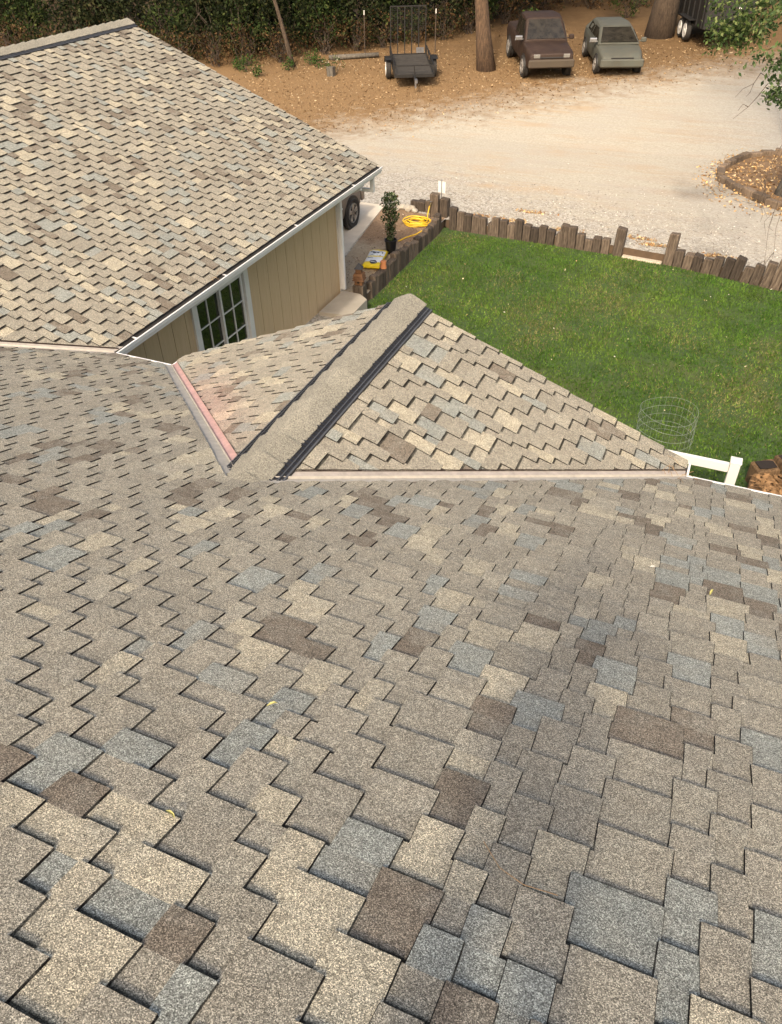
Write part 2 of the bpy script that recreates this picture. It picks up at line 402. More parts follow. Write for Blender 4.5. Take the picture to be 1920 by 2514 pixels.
# half planes in (u, v); plan distance d = (v + S0)/SC
GV = .10
k_ = 1 / SC; q_ = S0 / SC
reg_left = [(1, k_, q_ - XW - GV * 1.2), (-1, k_, q_ - GV), (0, -1, 3 * SC - S0)]
reg_right = [(1, k_, q_ - W_ - GV), (0, -1, 3 * SC - S0)]
reg_top = [(1, k_, q_ - XW - GV * 1.2), (0, 1, -(3 * SC - S0))]
reg_left = [(1, k_, q_ - XW - GV), (-1, k_, q_ - GV), (0, -1, 3 * SC - S0)]
# left strip must lie between the wing valley (x > XW - d) and the gable's left valley (x < d)
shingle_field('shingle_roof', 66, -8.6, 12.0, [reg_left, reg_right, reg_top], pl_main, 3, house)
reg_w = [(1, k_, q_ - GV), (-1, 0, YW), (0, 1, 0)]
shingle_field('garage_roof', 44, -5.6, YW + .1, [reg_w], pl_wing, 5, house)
def pink(u, v, c):
    dv = (u + (v + S0) / SC)                                  # plan distance from the valley
    f = max(0.0, 1 - dv / .75) * max(0.0, 1 - abs(v - 1.75) / 1.35) * .55
    return (c[0] * (1 + .35 * f), c[1] * (1 - .22 * f), c[2] * (1 - .12 * f))
NG = int((3 * SC - S0) / EXP) + 1
reg_g = [(1, k_, q_ - GV), (-1, 0, YR), (0, -1, 3 * SC - S0 - .02)]
shingle_field('gable_roof', NG, -3.2, YR + .1, [reg_g], pl_gl, 8, house, pink)
shingle_field('gable_roof', NG, -3.2, YR + .1, [reg_g], pl_gr, 13, house)
# deck sheets below the shingles, the hidden back slopes and the gable end
dk = MB(); T = -.012
def deck(pts): dk.poly([(p[0], p[1], p[2] + T) for p in pts])
rz = lambda y: HE - P_ * y
deck([(-8.9, -9.0, rz(-9.0)), (12, -9.0, rz(-9.0)), (12, -3, rz(-3)), (XW - 3, -3, rz(-3)), (-8.9, -8.1, rz(-8.1))])
deck([(XW - 3, -3, rz(-3)), (3, -3, rz(-3)), (.03, -.03, rz(-.03)), (XW - .03, -.03, rz(-.03))])
deck([(3, -3, rz(-3)), (12, -3, rz(-3)), (12, -.03, rz(-.03)), (W_ - .03, -.03, rz(-.03))])
WW = 44.4 * EXP / SC
deck([(XW - .03, 0, HE), (XW - .03, YW - .01, HE), (XW - WW, YW - .01, HE + P_ * WW), (XW - WW, -WW, HE + P_ * WW)])
deck([(XW - WW, -WW, HE + P_ * WW), (XW - WW, YW - .01, HE + P_ * WW), (XW - 2 * WW, YW - .01, HE), (XW - 2 * WW, -WW * 1.6, HE)])
deck([(.03, YR - .01, HE), (.03, 0, HE), (3, -3, HE + 3 * P_), (3, YR - .01, HE + 3 * P_)])
deck([(W_ - .03, YR - .01, HE), (W_ - .03, 0, HE), (3, -3, HE + 3 * P_), (3, YR - .01, HE + 3 * P_)])
deck([(-8.9, -9.0, rz(-9)), (12, -9.0, rz(-9)), (12, -16, rz(-9) - 7 * P_), (-8.9, -16, rz(-9) - 7 * P_)])
dk.build('roof_deck', M['asphalt_edge'], house)
# ridge vents and ridge caps
def ridge(x0, y0, y1, z0, piece):
    v = MB()
    for sx in (-1, 1):
        def q(dx, h): return (x0 + sx * dx, z0 - P_ * dx + h)
        for a, b, hh in ((.0, .234, .018), (.234, .248, .026)):
            (xa, za), (xb, zb) = q(a, 0), q(b, 0)
            v.grid([[(xa, y, za + .002), (xb, y, zb + .002), (xb, y, zb + hh), (xa, y, za + hh)] for y in (y0 + .12, y1 - .02)])
        n = int((y1 - y0) / .045)
        for i in range(n):
            y = y0 + .14 + i * .045
            if y > y1 - .05: break
            (xa, za), (xb, zb) = q(.16, 0), q(.236, 0)
            v.grid([[(xa, yy, za + .02), (xb, yy, zb + .02), (xb, yy, zb + .026), (xa, yy, za + .026)] for yy in (y, y + .012)])
        (xa, za), (xb, zb) = q(.205, 0), q(.212, 0)
        v.grid([[(xa, y, za + .02), (xb, y, zb + .02), (xb, y, zb + .027), (xa, y, za + .027)] for y in (y0 + .12, y1 - .03)], mi=1)
        (xa, za), (xb, zb) = q(.2345, .0265), q(.2475, .0265); v.poly([(xa, y0 + .125, za), (xa, y1 - .025, za), (xb, y1 - .025, zb), (xb, y0 + .125, zb)], mi=1)
    rv = v.build('ridge_vent', [M['black_plastic'], M['plastic_highlight']], house, fixn=True)
    c = MB(); y = y1; i = 0
    while y > y0:
        ya, yb = y, max(y - piece, y0); ex = .03; wv = .176 + rng.uniform(-.004, .004); tn = rng.uniform(.92, 1.05)
        rr = []
        for yy, hh, ww in ((ya, .050, wv + .004), (yb - ex, .028, wv - .013)):
            sec = []
            for dx in (-ww, -ww * .55, -.03, .0, .03, ww * .55, ww):
                drop = P_ * abs(dx) * (1.0 if abs(dx) > .04 else .6) + (0 if abs(dx) < ww else .012)
                sec.append((x0 + dx, yy, z0 - drop + hh))
            sec += [(p[0] * 1.0, p[1], p[2] - .008) for p in sec[::-1]]
            rr.append(sec)
        c.grid(rr, colr=(tn, tn, tn)); y -= piece; i += 1
    c.build('ridge_cap', M['cap'], house, colname='tint')
ridge(3.0, -3.16, YR + .03, HE + 3 * P_ + .002, .268)
ridge(XW - WW, -WW - .1, YW + .03, HE + P_ * WW, .24)
# valley flashing: folded metal with a raised crease, chalk-pink along the gable side
def flashing(A, B, sideA, sideB, ca, cb):
    A, B = Vector(A), Vector(B); f = MB(); n = 24
    offs = [(-.19, sideA, -.009), (-.10, sideA, .0), (-.012, sideA, .006), (0, sideA, .028), (.012, sideB, .006), (.10, sideB, .0), (.19, sideB, -.009)]
    rows = []
    for i in range(n + 1):
        p = A.lerp(B, i / n); row = []
        for o_, sd_, h in offs: row.append(p + Vector(sd_) * abs(o_) + Vector((0, 0, h)))
        rows.append(row)
    for i in range(n):
        for j in range(6):
            base = ca if j < 3 else cb
            jit = 1 + rng.uniform(-.05, .05)
            f.poly([rows[i][j], rows[i][j + 1], rows[i + 1][j + 1], rows[i + 1][j]], tuple(x * jit for x in base))
    for i in range(n):                                        # dark cut edge of the shingles along the gable side
        a_, b_ = rows[i][5], rows[i + 1][5]; up = Vector((0, 0, .021))
        f.poly([a_ + up * -.2, b_ + up * -.2, b_ + up, a_ + up], (.03, .018, .014))
    return f.build('valley_flashing', M['flash'], house, colname='tint', fixn=True)
GREY, PINK, CREAM = (.40, .37, .32), (.58, .36, .32), (.50, .45, .385)
def unit(*a): return tuple(Vector(a).normalized())
m_left, m_right = unit(-1, -1, P_), unit(1, -1, P_)
flashing((0.03, -.03, HE + .012), (3.0, -3.0, HE + 3 * P_), unit(-1, 0, 0), unit(0, 1, 0), GREY, PINK)
flashing((W_ - .03, -.03, HE + .012), (3.0, -3.0, HE + 3 * P_), unit(1, 0, 0), unit(0, 1, 0), (.47, .43, .365), (.47, .415, .36))
flashing((XW - .02, -.02, HE + .012), (XW - WW, -WW, HE + P_ * WW), unit(1, 0, 0), unit(0, 1, 0), CREAM, CREAM)
# gutters
def gutter(A, B, nrm, name='gutter'):
    """K-style gutter from A to B; nrm points outward; the lip is the line A-B"""
    A, B, N = Vector(A), Vector(B), Vector(nrm); gt = MB()
    prof = [(0, 0), (.004, -.002), (.004, -.012), (-.012, -.012), (-.010, -.055), (-.022, -.085), (-.03, -.115), (-.115, -.115), (-.115, -.01), (-.110, -.01), (-.110, -.111), (-.034, -.111), (-.018, -.012), (-.016, -.001)]
    gt.grid([[p + N * a + Vector((0, 0, b)) for a, b in prof] for p in (A, B)])
    o = gt.build(name, M['white_metal'], house, fixn=True)
    gd = MB(); gd.grid([[p + N * a + Vector((0, 0, b)) for a, b in ((-.019, -.035), (-.109, -.012), (-.109, -.05), (-.022, -.06))] for p in (A, B)])
    gd.build('gutter_guard', M['black_plastic'], o, fixn=True)
    return o
def hanger(o, p, N):
    p, N = Vector(p), Vector(N); t = N.cross(Vector((0, 0, 1))); h = MB()
    h.grid([[p + t * s_ * .012 + N * a + Vector((0, 0, b)) for s_, a, b in ((-1, -.012, -.004), (-1, -.105, .004), (1, -.105, .004), (1, -.012, -.004))],
            [p + t * s_ * .012 + N * a + Vector((0, 0, b)) for s_, a, b in ((-1, -.012, .002), (-1, -.105, .012), (1, -.105, .012), (1, -.012, .002))]])
    h.build('hanger', M['white_metal'], o, fixn=True)
gw = gutter((XW, .0, HE), (XW, YW + .05, HE), (1, 0, 0))
for y_ in (.42, 2.55, 4.75, 7.0): hanger(gw, (XW, y_, HE), (1, 0, 0))
gutter((XW + .002, 0, HE + .012), (0, 0, HE + .012), (0, 1, 0)); gutter((0, .002, HE), (0, YR, HE), (-1, 0, 0))
gutter((W_, .002, HE), (W_, YR, HE), (1, 0, 0)); ge = gutter((W_ + .002, 0, HE + .012), (12, 0, HE + .012), (0, 1, 0)); hanger(ge, (6.78, 0, HE + .012), (0, 1, 0)); hanger(ge, (9.0, 0, HE), (0, 1, 0))
# walls
WX = -1.5
wl = MB()
def boards(y0, y1, z0, z1):
    y = y0
    while y < y1 - .02:
        b = min(y + .335, y1); wl.box((WX - .02, y + .012, z0), (WX + .008, b, z1)); y = b
boards(-.45, 2.39, .15, 2.47); boards(2.39, 4.02, .15, .72); boards(4.02, 7.42, .15, 2.47)
wl.build('siding', M['siding'], house)
bk = MB(); bk.box((WX - .12, -.5, -.1), (WX - .01, 2.42, 2.5)); bk.box((WX - .12, 2.42, -.1), (WX - .01, 3.98, .75)); bk.box((WX - .12, 3.98, -.1), (WX - .01, 7.5, 2.5))
bk.box((-11.0, 7.38, 2.35), (WX - .13, 7.5, 2.6)); bk.box((-11, 7.38, -.1), (-6.6, 7.5, 2.35)); bk.box((WX - .9, 7.38, -.1), (WX - .13, 7.5, 2.35))
bk.box((WX + .0, -.62, -.1), (12, -.5, 2.5)); bk.box((.55, -.49, -.1), (W_ - .55, -.38, 2.5)); bk.box((11.9, -15, -.1), (12.0, -.63, 2.5)); bk.box((-8.9, -15, -.1), (12, -14.9, 2.5)); bk.box((-8.9, -14.89, -.1), (-8.8, -9, 2.5))
bk.poly([(XW - .3, 7.44, HE - .1), (XW - 2 * WW + .3, 7.44, HE - .1), (XW - WW, 7.44, HE + P_ * WW - .1)])
bk.build('wall', M['groove'], house)
tr = MB(); tr.box((WX - .03, 7.42, .1), (WX + .03, 7.53, 2.46)); tr.build('corner_trim', M['trim'], house)
sf = MB(); sf.box((WX - .02, -.45, 2.475), (XW - .115, YW - .02, 2.49)); sf.box((WX, -.5, 2.475), (12, -.115, 2.49)); sf.build('soffit', M['soffit'], house)
fa = MB(); fa.box((XW - .14, -.0, 2.45), (XW - .117, YW, 2.585)); fa.box((XW, -.14, 2.45), (12, -.117, 2.585)); fa.build('fascia', M['trim'], house)
rk = MB()
rk2 = MB()
for sx, x0, x1 in ((1, XW - .12, XW - WW), (1, XW - 2 * WW + .1, XW - WW)):
    za, zb = HE + P_ * abs(x0 - (XW if x0 > XW - WW else XW - 2 * WW)), HE + P_ * WW
    rk.grid([[(x0, y, za - .17), (x0, y, za - .02), (x1, y, zb - .02), (x1, y, zb - .17)] for y in (YW - .04, YW - .012)])
for x0 in (.1, W_ - .1):
    rk2.grid([[(x0, y, HE + .04 - .17), (x0, y, HE + .04 - .02), (3, y, HE + 3 * P_ - .02), (3, y, HE + 3 * P_ - .17)] for y in (YR - .045, YR - .015)])
rk.build('rake_board', M['trim'], house, fixn=True); rk2.build('rake_board', M['trim'], house, fixn=True)
br = MB(); br.box((-.98, 7.98, 2.17), (-.91, 8.06, 2.45)); br.box((WX, 7.985, 2.17), (-.983, 8.055, 2.23)); br.build('eave_bracket', M['trim'], house)
gp = MB()
gp.poly([(.3, YR - .35, 2.4), (W_ - .3, YR - .35, 2.4), (3, YR - .35, HE + 3 * P_ - .2)]); gp.box((.55, YR - .47, -.1), (W_ - .55, YR - .352, 2.4)); gp.build('gable_wall', M['siding'], house)
ds = MB(); dx, dy = -1.42, 7.46
ds.tube([(-.90, 7.46, 2.47), (-.93, 7.46, 2.40), (dx, dy, 2.24), (dx, dy, 2.1)], .04, 8); ds.box((dx - .045, dy - .04, .28), (dx + .045, dy + .04, 2.12), bev=.012); ds.box((dx - .05, dy - .045, 1.93), (dx + .05, dy + .045, 1.965))
ds.build('downspout', M['white_metal'], house, fixn=True)
# sliding window under the eave
wn = MB()
wn.box((WX - .02, 2.39, .72), (WX + .045, 2.52, 2.46)); wn.box((WX - .02, 3.89, .72), (WX + .045, 4.02, 2.46)); wn.box((WX - .02, 2.525, .72), (WX + .04, 3.885, .80)); wn.box((WX - .02, 2.525, 2.03), (WX + .04, 3.885, 2.46))
wn = wn.build('window', M['trim'], house)
def sash(y0, y1, xo):
    s_ = MB(); x0, x1 = WX - .03 + xo, WX - .005 + xo
    s_.box((x0, y0, .81), (x1, y0 + .045, 2.02)); s_.box((x0, y1 - .045, .81), (x1, y1, 2.02)); s_.box((x0, y0 + .046, .81), (x1, y1 - .046, .86)); s_.box((x0, y0 + .046, 1.97), (x1, y1 - .046, 2.02))
    ym = (y0 + y1) / 2
    s_.box((x0 + .004, ym - .008, .862), (x1 - .002, ym + .008, 1.968))
    for zz in (1.115, 1.552):
        s_.box((x0 + .005, y0 + .047, zz - .008), (x1 - .003, ym - .009, zz + .008)); s_.box((x0 + .005, ym + .009, zz - .008), (x1 - .003, y1 - .047, zz + .008))
    so = s_.build('sash', M['trim'], wn)
    p = MB(); p.box((x0 - .002, y0 + .02, .83), (x0 + .003, y1 - .02, 2.0)); p.build('glass_pane', M['glass'], wn)
sash(2.53, 3.24, -.03); sash(3.20, 3.88, .005)
rb = MB(); rb.box((WX - .3, 2.4, .7), (WX - .28, 4.0, 2.46)); rb.build('dark_interior', M['black_plastic'], wn)

# ------------------------------------------------------------------ timber posts, planter stones, fence
def post_mesh(w, d, h, seed, mat='tie', rot=True):
    r = random.Random(seed); mb = MB(); b = .012; rs = []
    base = [(-w/2 + b, -d/2), (-.02 * w, -d/2 + .006), (0, -d/2 + r.choice((0, .022))), (.04 * w, -d/2 + .004), (w/2 - b, -d/2), (w/2, -d/2 + b), (w/2, d/2 - b), (w/2 - b, d/2), (-w/2 + b, d/2), (-w/2, d/2 - b), (-w/2, -d/2 + b)]
    sk = [r.uniform(-.012, .012) for _ in range(4)]
    for z, ins in ((-.12, 0), (h * .3, 0), (h * .7, 0), (h - .02, 0), (h, .016)):
        rs.append([(x * (1 - ins / w * 2) + r.uniform(-.004, .004) + sk[0] * z / h, y * (1 - ins / d * 2) + r.uniform(-.004, .004) + sk[1] * z / h, z + (sk[2] * x / w * 2 + sk[3] * y / d * 2) * (1 if z > h * .6 else 0)) for x, y in base])
    mb.grid(rs); z = h - .001
    return mb
def post(x, y, z, w, d, h, seed, label, group=None, rz=0.0, tilt=0.0, mat='tie', name='timber_post'):
    o = post_mesh(w, d, h, seed).build(name, M[mat], None, fixn=True)
    o.location = (x, y, z); o.rotation_euler = (rng.uniform(-.02, .02), tilt, rz)
    tag(o, label, 'post', group); return o
GR1, GR2 = 'weathered timber posts between the lawn and the gravel', 'weathered timber posts along the dirt bed'
LB1 = 'low weathered timber post in the row holding back the gravel behind the lawn'
LB2 = 'low weathered timber post in the row between the lawn and the dirt bed'
i = 0; x = -.70
hs = [.56, .47, .45, .46, .43, .31, .46, .45, .37, .52, .43, .36, .45, .36, .33, .56, .52, .38, .30, .35, .37]
while x < 3.36:
    y = lawn_edge(x); hh = hs[i % len(hs)]; wd = .12 if hh in (.31, .33) else .19
    lb = LB1 if hh < .51 else ('left of two taller dark timber posts midway along the row behind the lawn' if i in (15, 16) else None)
    if lb is None: lb = 'timber post at the far corner of the lawn, first of the row behind it' if i == 0 else 'timber post standing a little above its neighbours behind the lawn'
    if i == 16: lb = 'right of two taller dark timber posts midway along the row behind the lawn'
    post(x, y + .09, 0, wd, .17, hh - .03 + rng.uniform(-.02, .02), 100 + i, lb, GR1, rng.uniform(-.06, .06) - .05, rng.uniform(-.02, .02) - (.07 if i == 4 else 0)); x += wd + .012; i += 1
post(3.50, 12.12, 0, .215, .19, .64, 200, 'tall grey timber gate post left of the plank step in the lawn edge', GR1, -.08, .03)
post(4.68, 11.98, 0, .215, .19, .72, 201, 'tall grey timber gate post right of the plank step in the lawn edge', GR1, -.1, .05)
hs2 = [.37, .33, .35, .33, .42, .43, .50, .34, .42, .55, .64, .62, .5, .45, .5, .42, .5, .4, .46, .5]
x = 4.90; i = 0
while x < 9.0:
    post(x, lawn_edge(x) + .09, 0, .2, .18, hs2[i % len(hs2)] + rng.uniform(-.015, .015), 230 + i, LB1 if hs2[i % len(hs2)] < .53 else 'tall leaning timber post near the right end of the row behind the lawn', GR1, rng.uniform(-.05, .05) - .14, .02 + .018 * min(i, 6)); x += .21; i += 1
y = 12.02; i = 0
hl = [.44, .40, .36, .33, .34, .31, .33, .36, .33, .35, .38, .36, .42, .44, .46, .38, .42, .44, .36, .38, .42, .34]
while y > 7.75:
    post(-1.0, y, 0, .16, .19, hl[i % len(hl)] + rng.uniform(-.02, .03), 300 + i, LB2, GR2, rng.uniform(-.06, .06)); y -= .197; i += 1
post(-1.27, 12.52, .1, .22, .2, .68, 400, 'tallest timber post, carrying the hose tap at the far corner of the dirt bed', GR2, .1)
post(-1.03, 12.62, .1, .22, .2, .55, 401, 'tall dark timber post right behind the hose tap post', GR2, -.1)
for j, (px_, hh) in enumerate(((-1.52, .38), (-1.73, .35), (-1.95, .33))):
    post(px_, 12.82 + j * .02, .1, .2, .2, hh, 410 + j, 'short dark timber post behind the coiled hose, at the edge of the gravel', GR2, .05)
post(-1.07, 7.50, 0, .24, .22, .44, 420, 'thick grey timber post with the wooden birdhouse standing on it', GR2, .05)
sb = MB(); sb.box((-.46, -.07, -.05), (.46, .07, .06), bev=.01); M['plank'] = wood('pale_plank', (.20, .17, .13), (.36, .32, .25), (.48, .43, .35)); o = sb.build('plank_step', M['plank'], None); o.location = (4.09, 11.99, -.02); o.rotation_euler = (0, 0, -.1)
tag(o, 'pale worn plank step lying in the gap between the two gate posts', 'plank')
ring_ = [(6.89, 16.09), (6.21, 16.68), (5.64, 17.38), (5.22, 18.1), (5.16, 18.9), (5.42, 19.7), (5.8, 20.45), (6.5, 20.86), (7.4, 20.9), (8.1, 20.2), (8.5, 19), (8.3, 17.3), (7.7, 16.3), (6.89, 16.09)]
seg = []
for (a, b), (c, d_) in zip(ring_, ring_[1:]):
    L = math.hypot(c - a, d_ - b); n = max(1, round(L / .42))
    for q in range(n): seg.append((a + (c - a) * (q + .5) / n, b + (d_ - b) * (q + .5) / n, math.atan2(d_ - b, c - a), L / n))
M['stone'] = wood('planter_block', (.06, .042, .028), (.15, .11, .075), (.24, .185, .13))
for q, (a, b, th, L) in enumerate(seg):
    mb = post_mesh(L * .95, .2, .2 + rng.uniform(-.03, .04), 500 + q); o = mb.build('edging_block', M['stone'], None, fixn=True); o.location = (a, b, gz(a, b) - .02); o.rotation_euler = (rng.uniform(-.05, .05), rng.uniform(-.05, .05), th + rng.uniform(-.08, .08))
    tag(o, 'brown edging block in the curved border of the leaf filled tree bed', 'edging block', 'edging blocks round the tree bed')
pb = MB(); pb.poly([(x_, y_, gz(x_, y_) + .05) for x_, y_ in ring_[:-1]]); M['bed_soil'] = plain('bed_soil', (.20, .125, .065), .95, var=.4, scale=5)
tag(pb.build('tree_bed_soil', M['bed_soil']), kind='structure')
fv = empty('vinyl_fence', (6.62, 2.86, 0), 0, 'white vinyl fence post with a wide rail, on the lawn beyond the gutter', 'fence')
f = MB(); f.box((-.065, -.065, 0), (.065, .065, 1.02), bev=.006); f.build('fence_post', M['vinyl'], fv)
f = MB(); f.box((-.075, -.075, 1.02), (.075, .075, 1.05), bev=.008); f.grid([[(-.07, -.07, 1.05), (.07, -.07, 1.05), (.07, .07, 1.05), (-.07, .07, 1.05)], [(-.01, -.01, 1.075), (.01, -.01, 1.075), (.01, .01, 1.075), (-.01, .01, 1.075)]]); f.build('post_cap', M['vinyl'], fv)
for zz in (.84, .14): f = MB(); f.box((-2.6, -.022, zz), (-.066, .022, zz + .14), bev=.005); f.build('rail', M['vinyl'], fv)
# raised bed at the right edge
for j, (a, b, w_, h_, rz_) in enumerate(((7.12, 3.98, .34, .34, .5), (7.43, 4.22, .36, .38, .6), (7.75, 4.45, .34, .36, .5), (8.1, 4.7, .36, .38, .5))):
    t = empty('log_post', (a, b, 0), rz_, ('nearest' if j == 0 else 'another') + ' thick split log with a rotted dark top at the chip bed' + ('' if j == 0 else ', further along'), 'log', 'split logs round the wood chip bed')
    post_mesh(w_, .26, h_, 600 + j).build('log_side', M['tie_orange'], t, fixn=True)
    tp = MB(); tp.grid([[(x_ * w_ * .38, y_ * .09, h_ + .004 + zz) for x_, y_ in ((-1, -1), (-.2, -1.1), (1, -.9), (1.05, .9), (.1, 1.1), (-1, 1))] for zz in (0, .012)]); tp.build('rotted_top', M['tie_dark'], t, fixn=True)
V = []; Cc = []
for q in range(1500):
    a, b = rng.uniform(6.95, 8.6), rng.uniform(2.2, 4.1)
    if b > 3.75 + (a - 7) * .55: continue
    zc = .22 + .10 * math.sin(a * 3) * math.sin(b * 4) + rng.uniform(0, .04); s_ = rng.uniform(.03, .07); th = rng.uniform(0, 6.28); ux, uy = math.cos(th), math.sin(th); tz = rng.uniform(-.5, .5)
    V += [(a - ux * s_, b - uy * s_, zc - tz * s_), (a + uy * s_ * .5, b - ux * s_ * .5, zc + .01), (a + ux * s_, b + uy * s_, zc + tz * s_), (a - uy * s_ * .5, b + ux * s_ * .5, zc + .012)]
    k_1 = rng.uniform(.6, 1.3); Cc.append((.30 * k_1, .175 * k_1, .08 * k_1))
tag(quads_mesh('wood_chips', np.array(V), np.array(Cc), M['litter']), kind='stuff')
ch = MB(); ch.grid([[(6.9, 2.1, z), (8.7, 2.1, z), (8.7, 4.3, z), (6.95, 3.8, z)] for z in (-.02, .2)]); M['chip_soil'] = plain('chip_soil', (.22, .125, .055), .95, var=.4, scale=9); tag(ch.build('chip_bed', M['chip_soil']), kind='structure')

# ------------------------------------------------------------------ things by the dirt bed
pd = MB(); pts = [(-1.42, 7.4), (-1.0, 7.37), (-.76, 7.18), (-.74, 6.35), (-1.42, 6.3)]
pd.grid([[(a, b, z) for a, b in pts[::-1]] for z in (.0, .265)] + [[(a * .99 - .01, b - .004, .28) for a, b in pts[::-1]]])
tag(pd.build('concrete_step', M['pad_concrete'], None, fixn=True), 'grey concrete door step with a chamfered corner, beside the downspout', 'step')
M['pot'] = plain('pot_plastic', (.012, .012, .013), .4); M['terracotta'] = plain('terracotta', (.42, .16, .06), .8, var=.15, scale=12); M['potsoil'] = plain('pot_soil', (.03, .02, .013), .95)
def leaf_rand(P, size, colors, name, parent, mat='leaf', aspect=.5, flat=.0, droop=0.0):
    """kite shaped leaves at the points P"""
    n = len(P); d = nrg.normal(size=(n, 3)); d[:, 2] = d[:, 2] * (1 - flat) - droop; d /= np.linalg.norm(d, axis=1)[:, None]
    e = nrg.normal(size=(n, 3)); e -= (e * d).sum(1)[:, None] * d; e /= np.linalg.norm(e, axis=1)[:, None]
    s_ = (size * nrg.uniform(.6, 1.3, n))[:, None]; a = P; b = P + d * s_ * .45 + e * s_ * aspect * .5; c = P + d * s_; f_ = P + d * s_ * .45 - e * s_ * aspect * .5
    V = np.stack([a, b, c, f_], 1).reshape(-1, 3); return quads_mesh(name, V, colors, M[mat], parent)
def pal(n, cs, wts):
    idx = nrg.choice(len(cs), n, p=np.array(wts) / sum(wts)); c = np.array(cs)[idx] * nrg.uniform(.7, 1.3, (n, 1)); return c
pt = empty('potted_plant', (-1.36, 9.86, .206), 0, 'tall narrow leafy climber in a black nursery pot on the dirt bed', 'potted plant')
p = MB(); p.lathe((0, 0, 0), [(.0, .004), (.105, .0), (.135, .28), (.148, .285), (.148, .315), (.132, .315), (.128, .25), (.0, .25)], 28, caps=False); p.build('pot', M['pot'], pt, smooth=False, fixn=True)
p = MB(); p.lathe((0, 0, .0), [(.126, .252), (.06, .27), (.0, .262)], 16, caps=False); p.build('soil', M['potsoil'], pt)
p = MB()
for j in range(5): th = j * 1.3; p.tube([(.02 * math.cos(th), .02 * math.sin(th), .25), (.05 * math.cos(th + 1), .05 * math.sin(th + 1), .7), (.06 * math.cos(th + 2), .06 * math.sin(th + 2), 1.2)], [.008, .006, .003], 6)
p.build('stem', M['twig'], pt)
n = 1100; zz = nrg.beta(1.35, 1.0, n) * 1.08 + .3; rr = (.06 + .11 * np.clip((zz - .40) / .45, 0, 1) + .03 * np.sin(zz * 17) ) * nrg.uniform(.1, 1.25, n) ** .6; rr *= np.where(zz > 1.25, .8, 1); th = nrg.uniform(0, 6.28, n)
leaf_rand(np.stack([rr * np.cos(th), rr * np.sin(th), zz - .02], 1), .062, pal(n, [(.03, .055, .018), (.07, .105, .038), (.24, .27, .15), (.13, .075, .035)], [4.5, 4, 2.8, .8]), 'foliage', pt, aspect=.62)
# soil bag: a pillow with printed panels
def bagmat():
    k = NT('bag_plastic', .35); o_ = k.obj(); x, y, z = k.sep(o_); n_ = k.noise(7, 4, .6, o_)
    yel = (.78, .58, .01); c = k.mix(k.math('MULTIPLY', k.math('GREATER_THAN', k.math('ADD', x, k.math('MULTIPLY', n_, .03)), -.30), 1.0), yel, (.74, .76, .78))
    c = k.mix(k.math('GREATER_THAN', x, .33), c, yel); c = k.mix(k.math('GREATER_THAN', k.math('ABSOLUTE', y), .19), c, yel)
    band = k.math('LESS_THAN', k.math('ABSOLUTE', k.math('SUBTRACT', k.math('ADD', x, k.math('MULTIPLY', y, .2)), -.01)), .035); c = k.mix(band, c, (.72, .58, .10))
    k.bump(n_, .5, .02); return k.out(c)
M['bag'] = bagmat()
bagm = bpy.data.meshes.new('bag'); bm = bmesh.new(); NX, NY = 18, 12; L_, Wd = .98, .46
vt = {}
def bagz(u, v, s_):
    e = (1 - abs(u) ** 5) * (1 - abs(v) ** 4); return .075 + s_ * (.075 * max(e, 0) ** .5 + .007 * math.sin(9 * u + 4 * v) * e + .006 * math.sin(14 * v + 2 * u) * e)
for s_ in (1, -1):
    for a in range(NX + 1):
        for b in range(NY + 1):
            u, v = 2 * a / NX - 1, 2 * b / NY - 1; edge = a in (0, NX) or b in (0, NY)
            if s_ == -1 and edge: vt[(s_, a, b)] = vt[(1, a, b)]; continue
            z = bagz(u, v, s_); z = max(z, .004) if s_ == -1 else z
            vt[(s_, a, b)] = bm.verts.new((u * L_ / 2, v * (Wd / 2) * (1 - .05 * (1 - u * u)), z))
for s_ in (1, -1):
    for a in range(NX):
        for b in range(NY):
            q = [vt[(s_, a, b)], vt[(s_, a + 1, b)], vt[(s_, a + 1, b + 1)], vt[(s_, a, b + 1)]]; bm.faces.new(q if s_ == 1 else q[::-1])
bm.to_mesh(bagm); bm.free(); bagm.materials.append(M['bag']); bagm.polygons.foreach_set('use_smooth', [True] * len(bagm.polygons))
bag = empty('soil_bag', (-1.47, 9.2, .206), math.atan2(.93, -.2), 'bulging yellow and white bag of potting soil with dark printed marks, lying on the dirt', 'soil bag')
o = bpy.data.objects.new('sack', bagm); col.objects.link(o); o.parent = bag
M['print_dark'] = plain('print_dark', (.03, .035, .05), .5); M['print_white'] = plain('print_white', (.7, .7, .7), .5); M['print_orange'] = plain('print_orange', (.5, .2, .02), .5)
def decal(pts, mat, name, h=.0):
    mb = MB(); mb.poly([(x_, y_, bagz(x_ / (L_ / 2), y_ / (Wd / 2), 1) + .006 + h) for x_, y_ in pts]); return mb.build(name, M[mat], bag)
decal([(-.335 + .075 * math.cos(t), -.03 + .085 * math.sin(t)) for t in [2 * math.pi * q / 18 for q in range(18)]], 'print_dark', 'oval_emblem')
decal([(-.345, -.10), (-.325, -.10), (-.325, .04), (-.345, .04)], 'print_white', 'emblem_stripe', .003)
decal([(.16, -.14), (.20, -.16), (.26, -.12), (.25, .02), (.27, .13), (.21, .15), (.17, .05)], 'print_dark', 'printed_mark')
decal([(.05, -.12), (.075, -.12), (.075, .12), (.05, .12)], 'print_dark', 'printed_line', .001)
decal([(-.14, .02), (-.115, .02), (-.115, .14), (-.14, .14)], 'print_dark', 'printed_line', .001)
tc = MB(); tc.lathe((0, 0, 0), [(0, .155), (.06, .16), (.068, .15), (.068, .115), (.058, .112), (.075, .005), (.07, .0), (0, .0)][::-1], 20, caps=False)
